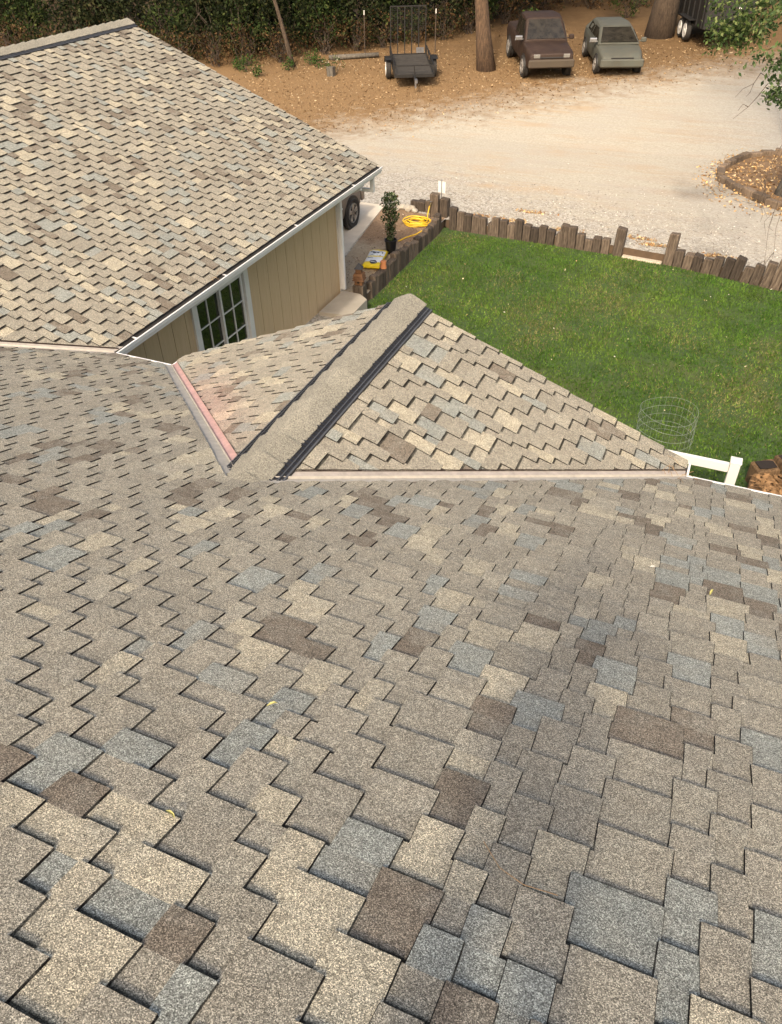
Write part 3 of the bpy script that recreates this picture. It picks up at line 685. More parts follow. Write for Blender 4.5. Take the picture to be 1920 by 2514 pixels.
o = tc.build('clay_pot', M['terracotta'], None, fixn=True); o.location = (-1.0, 8.6, .37); tag(o, 'small upturned orange clay pot standing on the timber posts beside the soil bag', 'clay pot')
bh = empty('birdhouse', (-1.07, 7.5, .44), .15, 'little brown wooden birdhouse tower with slatted tiers and a grey pointed roof on a post', 'birdhouse')
M['bh_wood'] = plain('birdhouse_wood', (.16, .075, .03), .8, var=.4, scale=20); M['bh_roof'] = plain('birdhouse_roof', (.05, .052, .06), .7)
b_ = MB(); b_.box((-.085, -.085, 0), (.085, .085, .2)); b_.build('body', M['bh_wood'], bh)
for j, zz in enumerate((.10, .15, .20)):
    b_ = MB(); b_.grid([[(-.125 + .01 * j, -.125, zz), (.125 - .01 * j, -.125, zz), (.125 - .01 * j, .125, zz), (-.125 + .01 * j, .125, zz)], [(-.09, -.09, zz + .04), (.09, -.09, zz + .04), (.09, .09, zz + .04), (-.09, .09, zz + .04)]]); b_.build('tier_roof', M['bh_wood'], bh)
b_ = MB(); b_.box((-.06, -.06, .2), (.06, .06, .34)); b_.build('turret', M['bh_wood'], bh)
b_ = MB(); b_.grid([[(-.085, -.085, .34), (.085, -.085, .34), (.085, .085, .34), (-.085, .085, .34)], [(-.004, -.004, .45), (.004, -.004, .45), (.004, .004, .45), (-.004, .004, .45)]]); b_.build('pointed_roof', M['bh_roof'], bh)
b_ = MB(); b_.lathe((0, -.0855, .06), [(.025, -.002), (.025, .004)], 12, axis='y'); b_.build('entry_hole', M['potsoil'], bh)
M['hose'] = plain('hose_yellow', (.78, .50, .03), .4, var=.12, scale=9)
hp = []
for q in range(260):
    t = q / 259; th = t * 2 * math.pi * 7.2; r_ = .20 + .13 * (q * .618 % 1) ** .4 * 1.0 if False else .24 + .085 * math.sin(th * .37 + 1) + .02 * math.sin(th * 1.7)
    hp.append((-1.5 + r_ * math.cos(th) * 1.08, 11.86 + r_ * math.sin(th) * .98, .225 + .011 * (th / 6.28) + .012 * math.sin(th * 2.3)))
hp += [(-1.25, 11.95, .30), (-1.32, 12.15, .36), (-1.34, 12.32, .50), (-1.325, 12.36, .54)]
start = [(-1.46, 10.55, .225), (-1.38, 10.85, .222), (-1.22, 11.15, .222), (-1.16, 11.5, .225)]
mb = MB(); mb.tube(start + hp, .0155, 8); hz = empty('garden_hose', (-1.5, 11.86, .2), 0, 'bright yellow garden hose coiled on the dirt and run to the tap', 'hose')
o = mb.build('hose', M['hose'], None, smooth=True); o.parent = hz; o.location = (1.5, -11.86, -.2)
M['brass'] = plain('brass', (.35, .27, .14), .35, .9); M['steel'] = plain('steel', (.35, .35, .36), .4, .8)
tp = empty('tap', (-1.31, 12.40, .58), 0, 'brass garden tap fixed to the tallest timber post with the hose on it', 'tap')
mb = MB(); mb.tube([(0, .02, 0), (0, -.05, 0), (-.01, -.085, -.03), (-.01, -.09, -.05)], [.016, .018, .018, .015], 10); mb.build('spout', M['brass'], tp)
mb = MB(); mb.lathe((0, -.04, .035), [(.0, 0), (.028, 0), (.028, .01), (0, .012)], 12); mb.tube([(0, -.04, 0), (0, -.04, .036)], .006, 6); mb.build('handle', M['steel'], tp)
sg = empty('yard_sign', (-1.17, 12.74, .2), -.25, 'small blank white sign on a thin dark stake at the gravel edge', 'sign')
mb = MB(); mb.box((-.008, -.012, -.1), (.008, 0, .86)); mb.build('stake', M['steel'], sg)
mb = MB(); mb.box((-.11, .002, .54), (.11, .006, .82)); mb.build('sign_board', M['trim'], sg)
# rocks by the gravel edge
for q, (a, b, s_) in enumerate(((-2.28, 12.75, .13), (-2.05, 12.7, .15), (-2.5, 12.95, .10), (-1.85, 12.62, .09), (-2.35, 12.55, .07))):
    bm = bmesh.new(); bmesh.ops.create_icosphere(bm, subdivisions=2, radius=s_)
    for v_ in bm.verts: v_.co *= 1 + .22 * math.sin(v_.co.x * 31 + q) * math.cos(v_.co.y * 27 + q * 2); v_.co.z *= .6
    me = bpy.data.meshes.new('rock'); bm.to_mesh(me); bm.free(); me.materials.append(M['pad_concrete']); o = bpy.data.objects.new('rock', me); col.objects.link(o); o.location = (a, b, .22 + s_ * .3); tag(o, 'pale rock in the small heap left of the coiled hose', 'rock', 'pale rocks by the gravel')
# wire cage on the lawn
cg = MB(); cx_, cy_, rr_, hc = 5.62, 4.5, .43, .62
for zz in (.02, .17, .32, .47, hc): cg.tube([(cx_ + rr_ * (1 + .04 * math.sin(3 * t + zz * 9)) * math.cos(t), cy_ + rr_ * math.sin(t), zz + .02 * math.sin(2 * t)) for t in [2 * math.pi * q / 36 for q in range(37)]], .0021, 5)
for q in range(28):
    t = 2 * math.pi * q / 28; cg.tube([(cx_ + rr_ * math.cos(t), cy_ + rr_ * math.sin(t), 0), (cx_ + rr_ * 1.01 * math.cos(t), cy_ + rr_ * 1.01 * math.sin(t), hc)], .0013, 4)
M['wire'] = plain('wire', (.30, .34, .29), .5, .2); tag(cg.build('wire_cage', M['wire']), 'round wire mesh cage standing on the grass beside the gable corner', 'wire cage')
M['gutter_shade_blue'] = plain('gutter_shade_blue', (.045, .045, .09), .45)
mb = MB(); mb.lathe((0, 0, 0), [(0, 0), (.12, 0), (.15, .2), (.17, .36), (.18, .36), (.18, .39), (.165, .39), (.14, .2), (.11, .03), (0, .03)], 28, caps=False); o = mb.build('gutter_shade_tub', M['gutter_shade_blue'], None, smooth=False, fixn=True); o.location = (6.02, 2.30, .45)  # tub form added for the dark elbow and shade under the gutter corner
tag(o, 'added dark blue tub form standing for the shaded elbow under the gutter corner', 'tub')
mb = MB(); mb.box((-.16, -.16, 0), (.16, .16, .45), bev=.02); o = mb.build('added_stand', M['tie'], None); o.location = (6.02, 2.30, 0); tag(o, 'square timber stand added under the dark blue tub form', 'stand')
# bits lying on the roof
M['yellow_leaf'] = plain('yellow_leaf', (.50, .46, .16), .7); M['straw'] = plain('straw', (.36, .24, .13), .9)
def roof_leaf(x, y, s_, rz_, mat, lb):
    mb = MB(); mb.grid([[(-s_, 0, .0), (-s_ * .3, -s_ * .26, .008), (s_ * .5, -s_ * .2, .012), (s_, 0, .002)], [(-s_, 0.001, .0), (-s_ * .3, s_ * .05, .002), (s_ * .5, s_ * .06, .005), (s_, .001, .002)], [(-s_, 0.002, .0), (-s_ * .3, s_ * .26, .010), (s_ * .5, s_ * .2, .012), (s_, .002, .002)]], close=False)
    o = mb.build('dry_leaf', M[mat], None); o.location = (x, y, HE - P_ * y + .026); o.rotation_euler = (-math.atan(P_), 0, rz_); tag(o, lb, 'leaf', 'leaves on the roof')
roof_leaf(4.628, -5.188, .022, .6, 'yellow_leaf', 'curled yellow leaf on the shingles left of the middle of the near roof')
roof_leaf(4.663, -5.813, .022, -.3, 'yellow_leaf', 'pale leaf on the lower left shingles near the bottom of the picture')
roof_leaf(6.221, -2.892, .030, 1.3, 'yellow_leaf', 'yellow leaf on the shingles at the right of the near roof')
roof_leaf(5.861, -2.724, .018, .2, 'trim', 'white speck of leaf on a brown shingle at the right of the near roof')
mb = MB(); mb.tube([(5.547, -5.45, 4.857), (5.62, -5.53, 4.895), (5.70, -5.56, 4.912), (5.80, -5.55, 4.908)], .0016, 5); tag(mb.build('twig', M['straw']), 'thin pale twig lying on the near shingles right of centre', 'twig')
for (cx_, cy_, cz_, nn, lb) in ((-1.95, -.52, 2.82, 16, 'tuft of dry pine needles caught in the left roof valley'), (5.82, -.08, 2.67, 12, 'tuft of dry grass caught where the right valley meets the gutter'), (XW - .05, 2.35, 2.635, 6, 'few dry stalks stuck in the garage gutter')):
    mb = MB()
    for q in range(nn):
        a = rng.uniform(0, 6.28); l_ = rng.uniform(.05, .2); p0 = Vector((cx_ + rng.uniform(-.12, .12), cy_ + rng.uniform(-.1, .1), cz_ + rng.uniform(0, .04))); p1 = p0 + Vector((math.cos(a) * l_, math.sin(a) * l_, rng.uniform(-.02, .09)))
        mb.tube([p0, (p0 + p1) / 2 + Vector((0, 0, .02)), p1], .0022, 4)
    tag(mb.build('dry_grass', M['straw']), lb, 'dry grass')

# ------------------------------------------------------------------ trailers and cars
M['black_steel'] = plain('black_steel', (.014, .013, .012), .55); M['deck_wood'] = plain('deck_wood', (.042, .037, .031), .85, var=.35, scale=5); M['tyre'] = plain('tyre', (.03, .027, .024), .9); M['rim_white'] = plain('rim_white', (.75, .74, .70), .5); M['rim_alloy'] = plain('rim_alloy', (.48, .46, .43), .35, .5)
def wheel(root, x, y, r, w, rim, side, spokes=0, name='wheel'):
    """axle along local y; side = +1/-1 is the outer side"""
    t = MB(); t.lathe((x, y, r), [(r * .62, -w * .36), (r * .9, -w * .5), (r, -w * .32), (r, w * .32), (r * .9, w * .5), (r * .62, w * .36)], 28, axis='y'); wo = t.build(name, M['tyre'], root, fixn=True)
    yo = y + side * w * .43
    if spokes:
        q = MB(); q.lathe((x, yo, r), [(r * .66, -.012), (r * .66, .012), (r * .58, .006), (r * .58, -.012)], 28, axis='y', caps=False)
        for k in range(spokes):
            a = 2 * math.pi * k / spokes + .3
            for da in (-.12, .12):
                c1, s1 = math.cos(a + da * .5), math.sin(a + da * .5); c2, s2 = math.cos(a + da), math.sin(a + da); px_, pz_ = -s1, c1
                q.grid([[(x + c1 * r * .08 + px_ * h, yo + yy, r + s1 * r * .08 + pz_ * h) for h, yy in ((-.022, -.01), (.022, -.01), (.022, .014), (-.022, .014))], [(x + c2 * r * .6 + px_ * h, yo + yy, r + s2 * r * .6 + pz_ * h) for h, yy in ((-.028, -.01), (.028, -.01), (.028, .008), (-.028, .008))]])
        q.lathe((x, yo, r), [(r * .14, -.01), (r * .14, .02), (.0, .024)], 14, axis='y'); q.build('rim', rim, wo, fixn=True)
        q = MB(); q.lathe((x, y, r), [(r * .57, -.02), (r * .57, .02)], 20, axis='y'); q.build('brake_disc', M['black_steel'], wo)
    else:
        q = MB(); q.lathe((x, yo, r), [(r * .70, -.02 * side), (r * .70, .024 * side), (r * .60, .016 * side), (r * .2, .012 * side), (r * .18, .03 * side), (0, .032 * side)], 24, axis='y'); q.build('rim', rim, wo, fixn=True)
    return wo
# flatbed utility trailer
f3 = math.atan2(-.895, .446)
tl = empty('utility_trailer', (-7.42, 26.2, .58), f3, 'black open utility trailer with a wooden deck and its mesh ramp gate standing up', 'trailer'); TILT = Matrix.Rotation(R(3.2), 4, 'Y')
Lt, Wt = 3.1, 1.5; x0, x1 = -Lt / 2, Lt / 2; zd = .46
def tb(name, boxes, mat, parent=tl):
    mb = MB()
    for lo, hi in boxes: mb.box(lo, hi, M=TILT)
    return mb.build(name, M[mat], parent)
tb('deck', [((x0 + .03, -Wt / 2 + .03 + j * 0, zd), (x1 - .03, Wt / 2 - .03, zd + .03)) for j in range(1)] + [((x0 + .03 + j * .295, -Wt / 2 + .04, zd + .03), (x0 + .03 + j * .295 + .28, Wt / 2 - .04, zd + .042)) for j in range(10)], 'deck_wood')
tb('frame', [((x0, -Wt / 2 - .02, zd - .06), (x1, -Wt / 2 + .03, zd + .04)), ((x0, Wt / 2 - .03, zd - .06), (x1, Wt / 2 + .02, zd + .04)), ((x1 - .05, -Wt / 2 + .031, zd - .06), (x1, Wt / 2 - .031, zd + .04)), ((x0, -Wt / 2 + .031, zd - .06), (x0 + .05, Wt / 2 - .031, zd + .04))], 'black_steel')
zr = zd + .36
for sy in (-1, 1):
    ys = sy * (Wt / 2)
    tb('side_rail', [((x0, ys - .022, zr - .04), (x1, ys + .022, zr))] + [((x0 + j * (Lt - .05) / 4, ys - .02, zd + .041), (x0 + j * (Lt - .05) / 4 + .045, ys + .02, zr - .041)) for j in range(5)], 'black_steel')
tb('front_rail', [((x1 - .045, -Wt / 2 + .023, zr - .038), (x1 - .002, Wt / 2 - .023, zr - .002)), ((x1 - .042, -.02, zd + .041), (x1 - .004, .02, zr - .039))], 'black_steel')
gate_b = [((x0 - .05, -Wt / 2 + .02, zd + .02), (x0 - .005, Wt / 2 - .02, zd + .07)), ((x0 - .05, -Wt / 2 + .02, zd + 1.72), (x0 - .005, Wt / 2 - .02, zd + 1.76))]
for j in range(6): yy = -Wt / 2 + .02 + j * (Wt - .075) / 5; gate_b.append(((x0 - .048, yy, zd + .071), (x0 - .008, yy + .035, zd + 1.719)))
gate = tb('ramp_gate', gate_b, 'black_steel')
mb = MB()
for j in range(22): yy = -Wt / 2 + .05 + j * (Wt - .1) / 21; mb.box((x0 - .032, yy, zd + .9), (x0 - .026, yy + .006, zd + 1.72), M=TILT)
for j in range(12): zz = zd + .92 + j * .068; mb.box((x0 - .025, -Wt / 2 + .05, zz), (x0 - .02, Wt / 2 - .05, zz + .006), M=TILT)
mb.build('gate_mesh', M['black_steel'], gate)
tb('tail_plate', [((x0 - .004, Wt / 2 - .42, zd + .09), (x0 + .004, Wt / 2 - .1, zd + .29))], 'steel')
tb('drawbar', [((x1, -.04, zd - .055), (x1 + .62, .04, zd + .02))], 'black_steel'); tb('coupler', [((x1 + .62, -.05, zd - .05), (x1 + .86, .05, zd + .05))], 'steel'); tb('jack', [((x1 + .5, -.03, zd - .3), (x1 + .56, .03, zd - .056))], 'steel')
for sy in (-1, 1):
    wheel(tl, -.1, sy * (Wt / 2 + .16), .34, .2, M['rim_white'], sy)
    mb = MB(); ys = sy * (Wt / 2 + .16); prof = [(-.58, .50), (-.48, .68), (-.30, .76), (.08, .76), (.24, .70)]
    mb.grid([[(a, ys - .13, b) for a, b in prof], [(a, ys + .13, b) for a, b in prof], [(a, ys + .13, b - .012) for a, b in prof], [(a, ys - .13, b - .012) for a, b in prof], [(a, ys - .13, b) for a, b in prof]], close=False); mb.build('fender', M['black_steel'], tl, fixn=True)
# cars: lofted body, greenhouse, glass panels, wheels, lights
def carpaint(name, c, rough=.3, var=.3, dust=.0):
    k = NT(name, rough, .25); n_ = k.noise(1.6, 5, .65); k.link(k.ramp(n_, [(.3, rough), (.7, min(1, rough + .35))]), k.b.inputs['Roughness'])
    cc_ = k.ramp(n_, [(.3, tuple(x * (1 - var) for x in c)), (.7, c)]); n5 = k.noise(4.5, 6, .7)
    return k.out(k.mix(k.ramp(n5, [(.35, dust * .4), (.7, dust)]), cc_, (.16, .115, .07)))
M['carglass'] = plain('car_glass', (.028, .024, .018), .22, var=.6, scale=4, spec=.6); M['headlight'] = plain('headlight', (.20, .19, .17), .25); M['taillight'] = plain('taillight', (.30, .012, .014), .25); M['chrome'] = plain('chrome', (.4, .4, .4), .3, .8)  # car glass: brown reflection put into its base colour
def car(name, loc, rz, label, cat, paint, st, gh, half, wb, wr, rim, spokes=0, dark_bumper=None, pitch=0.0, parts=True):
    """st: (x, zbottom, ztop, halfwidth) of the lower body; gh: (x, z, halfwidth) roofline stations"""
    root = empty(name, loc, rz, label, cat); root.rotation_euler = (0, pitch, rz)
    b = MB(); rs = []
    for x, zb, zt, hw in st:
        zm = zb + (zt - zb) * .55
        h = [(hw * .90, zb), (hw * .98, zb + (zt - zb) * .12), (hw, zm), (hw * .97, zb + (zt - zb) * .85), (hw * .90, zt - .01), (hw * .5, zt + .012)]
        rs.append([(x, -a, z) for a, z in h] + [(x, a, z) for a, z in h[::-1]])
    b.grid(rs); body = b.build('body', paint, root, smooth=True, fixn=True); md = body.modifiers.new('bev', 'BEVEL'); md.width = .09; md.segments = 4; md.limit_method = 'ANGLE'; md.angle_limit = R(25)
    g_ = MB(); rs = []; zb = gh[0][3]
    for x, z, hw, bz in gh:
        rs.append([(x, -half * .93, bz), (x, -hw, max(z - .05, bz + .01)), (x, -hw * .8, z), (x, hw * .8, z), (x, hw, max(z - .05, bz + .01)), (x, half * .93, bz)])
    g_.grid(rs); cabin = g_.build('cabin', paint, root, smooth=True, fixn=True); md = cabin.modifiers.new('bev', 'BEVEL'); md.width = .09; md.segments = 4; md.limit_method = 'ANGLE'; md.angle_limit = R(20)
    def panel(nm, pts, off):
        mb = MB(); off = Vector(off); mb.grid([[Vector(p) + off for p in pts], [Vector(p) + off * .2 for p in pts]]); mb.build(nm, M['carglass'], root, fixn=True)
    def lerp3(p, q, t): return tuple(a + (c - a) * t for a, c in zip(p, q))
    n = len(gh); f0, f1 = gh[-1], gh[-2]                       # windscreen between the last two stations
    A, B = (f0[0], -half * .84, f0[3] + .04), (f0[0], half * .84, f0[3] + .04); Cc_, D = (f1[0], f1[2] * .86, f1[1] - .04), (f1[0], -f1[2] * .86, f1[1] - .04)
    panel('windscreen', [lerp3(A, D, .06), lerp3(B, Cc_, .06), lerp3(A, D, .94)[:1] + (f1[2] * .86, lerp3(A, D, .94)[2]), lerp3(A, D, .94)], (.03, 0, .03))
    r0, r1 = gh[0], gh[1]
    panel('rear_window', [(lerp3((r0[0], 0, r0[3] + .05), (r1[0], 0, r1[1] - .05), .1)[0], -half * .8, r0[3] + .06), (lerp3((r0[0], 0, r0[3]), (r1[0], 0, r1[1]), .1)[0], half * .8, r0[3] + .06), (lerp3((r0[0], 0, 0), (r1[0], 0, 0), .9)[0], r1[2] * .8, r1[1] - .07), (lerp3((r0[0], 0, 0), (r1[0], 0, 0), .9)[0], -r1[2] * .8, r1[1] - .07)], (-.03, 0, .02))
    for sy in (-1, 1):
        for (p, q) in zip(gh[1:-2], gh[2:-1]):
            xa, xb = p[0] + .05, q[0] - .05; zb_ = max(p[3], q[3])
            def yat(g0, z): t = (z - g0[3]) / max(g0[1] - .05 - g0[3], .01); return sy * (half * .93 + (g0[2] - half * .93) * t)
            zl, zh = zb_ + .05, min(p[1], q[1]) - .10
            panel('side_window', [(xa, yat(p, zl), zl), (xb, yat(q, zl), zl), (xb, yat(q, zh), zh), (xa, yat(p, zh), zh)], (0, sy * .012, .004))
        # front side glass triangle
        p, q = gh[-2], gh[-1]; zl = q[3] + .05
        panel('side_window', [(p[0] + .04, sy * (half * .925), zl), (p[0] + (q[0] - p[0]) * .78, sy * (half * .925), zl), (p[0] + .04, sy * (p[2] + (half * .93 - p[2]) * .3), p[1] - .13)], (0, sy * .014, .004))
        for wx in (-wb / 2, wb / 2):
            a = MB(); a.lathe((wx, sy * half, wr), [(wr * .7, .0), (wr * 1.0, .012 * sy), (wr * 1.14, .016 * sy), (wr * 1.15, -.03 * sy)], 28, axis='y', caps=False); a.build('wheel_arch', M['black_steel'], root, fixn=True)
            wheel(root, wx, sy * (half - .075), wr, .235, rim, sy, spokes)
        xf, zf = st[-2][0], st[-2][2]
        mb = MB(); mb.box((xf - .02, sy * half * .62 - .13, zf - .22), (st[-1][0] + .012, sy * half * .62 + .13, zf - .08), bev=.02); mb.build('headlight', M['headlight'], root)
        mb = MB(); mb.box((st[0][0] - .012, sy * half * .8 - .07, st[0][2] - .3), (st[1][0] - .05, sy * half * .8 + .07, st[0][2] - .05), bev=.02); mb.build('taillight', M['taillight'], root)
        mb = MB(); xm = gh[-1][0] - .22; mb.box((xm - .06, sy * (half + .02), gh[-1][3] + .03), (xm + .06, sy * (half + .22), gh[-1][3] + .19), bev=.03); mb.box((xm - .02, sy * (half - .06), gh[-1][3] + .05), (xm + .02, sy * (half + .021), gh[-1][3] + .09)); mb.build('mirror', M['chrome'] if sy < 0 else paint, root, fixn=True)
    xe = st[-1][0]
    mb = MB(); mb.box((xe - .05, -half * .96, st[-1][1] + .02), (xe + .09, half * .96, st[-1][1] + .3), bev=.04); mb.build('bumper', dark_bumper or paint, root)
    mb = MB(); mb.box((xe - .01, -half * .5, st[-1][1] + .33), (xe + .02, half * .5, st[-1][2] - .10), bev=.015); mb.build('grille', M['black_steel'], root)
    return root
maroon = carpaint('maroon_paint', (.028, .012, .010), .45, .45, .20); silver = carpaint('grey_green_paint', (.095, .108, .092), .45, .3, .28); taupe = carpaint('taupe_paint', (.19, .155, .125), .3, .1); brownb = carpaint('dusty_bumper', (.10, .078, .055), .65)
tk = car('pickup_truck', (-3.10, 29.3, .73), math.atan2(-.896, .444), 'dusty dark maroon pickup truck parked facing the house under the trees', 'truck', maroon,
    [(-2.55, .5, 1.12, .86), (-2.4, .45, 1.16, .9), (-.9, .42, 1.16, .92), (.7, .42, 1.17, .92), (1.2, .42, 1.14, .92), (2.2, .44, 1.06, .9), (2.48, .5, .98, .84)],
    [(-.85, 1.19, .74, 1.15), (-.6, 1.84, .70, 1.15), (0, 1.88, .72, 1.15), (.55, 1.83, .70, 1.15), (1.22, 1.2, .80, 1.13)], .92, 3.2, .39, M['rim_alloy'], 5, brownb, R(3.4))
cr = car('grey_car', (-.30, 30.2, .80), math.atan2(-2.46, .98), 'dusty grey green hatchback car parked beside the maroon truck in front of a thick trunk', 'car', silver,
    [(-2.1, .42, .95, .78), (-1.95, .34, 1.0, .83), (-.6, .26, .98, .86), (.8, .26, .97, .86), (1.6, .28, .88, .84), (1.98, .32, .74, .78), (2.1, .36, .66, .7)],
    [(-1.95, 1.0, .66, .97), (-1.45, 1.38, .60, .97), (-.5, 1.46, .62, .97), (.25, 1.42, .62, .97), (1.15, .98, .76, .95)], .86, 2.65, .32, M['rim_alloy'], 5, None, R(3.4))
sv = car('suv', (-3.80, 9.66, .23), R(90), 'taupe car on the concrete drive, mostly hidden behind the garage gutter', 'car', taupe,
    [(-2.25, .42, .95, .84), (-2.1, .36, 1.02, .9), (-.8, .30, 1.02, .92), (.7, .30, 1.0, .92), (1.4, .30, .96, .92), (1.95, .32, .82, .88), (2.12, .40, .66, .78)],
    [(-2.2, 1.05, .70, 1.0), (-1.9, 1.58, .66, 1.0), (-.6, 1.68, .68, 1.0), (.2, 1.62, .68, 1.0), (1.05, 1.02, .82, .97)], .92, 2.7, .355, M['rim_alloy'], 5)
# black dump trailer at the right
dt = empty('dump_trailer', (3.0, 35.2, 1.14), math.atan2(-.94, .345), 'black high sided dump trailer on twin white wheels behind the hanging branches', 'trailer')
mb = MB(); mb.box((-2.2, -.98, .62), (2.2, .98, 1.95), bev=.03)
for j in range(6): mb.box((-2.1 + j * .8, -1.03, .65), (-2.0 + j * .8, -.981, 1.9))
mb.build('bed', M['black_steel'], dt)
mb = MB(); mb.box((-2.2, -.5, .42), (2.2, .5, .6)); mb.box((2.2, -.06, .44), (3.3, .06, .56)); mb.build('chassis', M['black_steel'], dt)
for sy in (-1, 1):
    for xx in (-.45, .42): wheel(dt, xx, sy * 1.13, .37, .22, M['rim_white'], sy)
    mb = MB(); mb.box((-.95, sy * 1.13 - .14, .80), (.95, sy * 1.13 + .14, .83)); mb.build('fender', M['black_steel'], dt)
mb = MB(); mb.box((2.19, .3, 1.35), (2.235, .42, 1.42)); mb.build('reflector', M['white_metal'], dt)

# ------------------------------------------------------------------ trees, shrubs, branches
def limb(mb, p0, p1, r0, r1, wob=.12, n=6):
    p0, p1 = Vector(p0), Vector(p1); pts, rad = [], []
    for q in range(n + 1):
        t = q / n; w_ = math.sin(t * math.pi) * wob * (p1 - p0).length
        pts.append(p0.lerp(p1, t) + Vector((rng.uniform(-w_, w_), rng.uniform(-w_, w_), rng.uniform(-w_, w_) * .5))); rad.append(r0 + (r1 - r0) * t)
    mb.tube(pts, rad, 7); return pts
def crown_points(blobs, nclump, per, spread):
    out = []
    for c, r_ in blobs:
        k = nrg.normal(size=(nclump, 3)); k /= np.linalg.norm(k, axis=1)[:, None]; k *= nrg.uniform(.25, 1, (nclump, 1)) ** .5
        k = np.array(c) + k * np.array(r_); out.append((k[:, None, :] + nrg.normal(size=(nclump, per, 3)) * spread).reshape(-1, 3))
    return np.concatenate(out)
DARK = [(.008, .012, .005), (.018, .026, .009), (.034, .042, .015), (.06, .06, .024)]  # thicket leaves: shade under the tall canopies put into the colours
MID = [(.022, .04, .012), (.05, .08, .02), (.09, .115, .035), (.13, .12, .045)]
GREEN = [(.010, .018, .006), (.022, .038, .010), (.042, .062, .016), (.075, .09, .025)]
BROWN = [(.045, .026, .013), (.10, .055, .024), (.17, .10, .045), (.05, .055, .02)]
def tree(name, loc, h, r0, lean, blobs, nclump, per, size, cs, wts, label, cat, group=None, barkm='bark_dark', spread=.28, flare=1.0, cut=None):
    t = empty(name, loc, 0, label, cat, group); mb = MB(); top = Vector((lean[0], lean[1], h)); n = 9; pts, rad = [], []
    for q in range(n + 1):
        f_ = q / n; pts.append(Vector((lean[0] * f_, lean[1] * f_, h * f_ - (.15 if q == 0 else 0))) + Vector((rng.uniform(-.04, .04), rng.uniform(-.04, .04), 0)) * (1 if q else 0)); rad.append(r0 * (1 - .62 * f_) * (1 + .45 * flare * math.exp(-f_ * 14)))
    mb.tube(pts, rad, 12)
    for c, r_ in blobs:
        base = pts[rng.randrange(5, 9)]; limb(mb, base, c, r0 * .38, r0 * .08, .1)
        for q in range(3): limb(mb, Vector(c) * .7 + base * .3, Vector(c) + Vector((rng.uniform(-1, 1) * r_[0], rng.uniform(-1, 1) * r_[1], rng.uniform(-.6, .8) * r_[2])) * .8, r0 * .14, r0 * .03, .1, 4)
    mb.build('trunk', M[barkm], t, smooth=True)
    P = crown_points(blobs, nclump, per, spread)
    if cut is not None: P = P[P[:, 2] > cut]
    leaf_rand(P, size, pal(len(P), cs, wts), 'crown', t); return t
def shrub(loc, rx, ry, h, nclump, per, size, cs, wts, label, cat='shrub', group=None, name='shrub', stems=9, low=.0):
    t = empty(name, loc, 0, label, cat, group); mb = MB()
    for q in range(stems):
        a = rng.uniform(0, 6.28); rr_ = rng.uniform(.2, .9); limb(mb, (rng.uniform(-.15, .15) * rx, rng.uniform(-.15, .15) * ry, -.05), (math.cos(a) * rx * rr_, math.sin(a) * ry * rr_, h * rng.uniform(.5, 1.0)), max(.008, .012 * h), .004, .12, 5)
    mb.build('stem', M['twig'], t)
    P = crown_points([((0, 0, h * .52), (rx, ry, h * .5))], nclump, per, .10 * min(rx, h) + .03); P = P[P[:, 2] > low]
    leaf_rand(P, size, pal(len(P), cs, wts), 'foliage', t); return t
# tall shade trees
tree('tall_tree', (-4.88, 28.15, .68), 12, .29, (-2.1, .9), [((-1.5, .5, 8.5), (3.6, 3, 2.4)), ((1.8, 1.8, 9.6), (3.2, 3, 2.2)), ((-.5, -1, 11.5), (3, 3, 2))], 60, 26, .34, MID, [3, 4, 3, 1], 'tall tree with a straight reddish brown trunk beside the maroon truck', 'tree', barkm='bark_red', spread=.4)
tree('tall_tree', (.85, 35.3, 1.1), 12, .55, (.5, .8), [((-2.5, 0, 8), (3.8, 3.4, 2.6)), ((2.5, 1, 9), (3.8, 3.4, 2.4)), ((0, 1, 11.5), (3.4, 3, 2))], 60, 26, .36, MID, [3, 4, 3, 1], 'thick dark tree trunk standing behind the grey car', 'tree', spread=.4, flare=.5)
tree('leaning_tree', (-13.0, 26.6, .6), 9, .085, (-3.6, 1.8), [((-4, 1.5, 8), (3, 3, 2.2)), ((-2, 3, 9), (2.8, 3, 2))], 50, 24, .32, MID, [3, 4, 2, 1], 'thin leaning tree trunk at the edge of the thicket behind the garage roof', 'tree', barkm='bark_dark', spread=.4)
# foliage to the ground: the dark thicket, each an oak of its own
LBK = 'dark evergreen oak in the shaded thicket behind the yard'
bt = [(-47, 29), (-33, 31), (-25.5, 30.5), (-38, 25.5), (-45, 34), (-18.5, 30.8), (-5.2, 41.6), (-19.5, 28.2), (-16.4, 28.4), (-14.2, 30.2), (-12.4, 31.2), (-10.4, 33.2), (-8.2, 35.6), (-7.0, 39.2), (-24, 27.5), (-29, 27), (-35, 28), (-21.5, 33), (-16.5, 33.5), (-12, 36.5), (-4.2, 44), (0, 46), (4.5, 45), (-9.5, 40.5), (8.5, 44), (-28, 33), (-40, 33)]
for q, (x, y) in enumerate(bt):
    hh = rng.uniform(5.5, 7.5); rr_ = rng.uniform(1.7, 2.4)
    tree('oak_tree', (x, y, gz(x, y)), hh * .75, .14, (rng.uniform(-.5, .5), rng.uniform(-.3, .3)), [((0, 0, 1.7), (rr_, rr_ * .8, 1.5)), ((rng.uniform(-.8, .8), 0, 3.6), (rr_, rr_ * .9, 1.6)), ((0, .3, hh - 1), (rr_ * .8, rr_ * .8, 1.6))], 95, 30, .19, DARK if q % 3 else GREEN, [4, 4, 2.2, .8] if q % 3 else [5, 4, 2, .6], LBK, 'tree', 'evergreen oaks of the thicket', spread=.24, cut=.15)
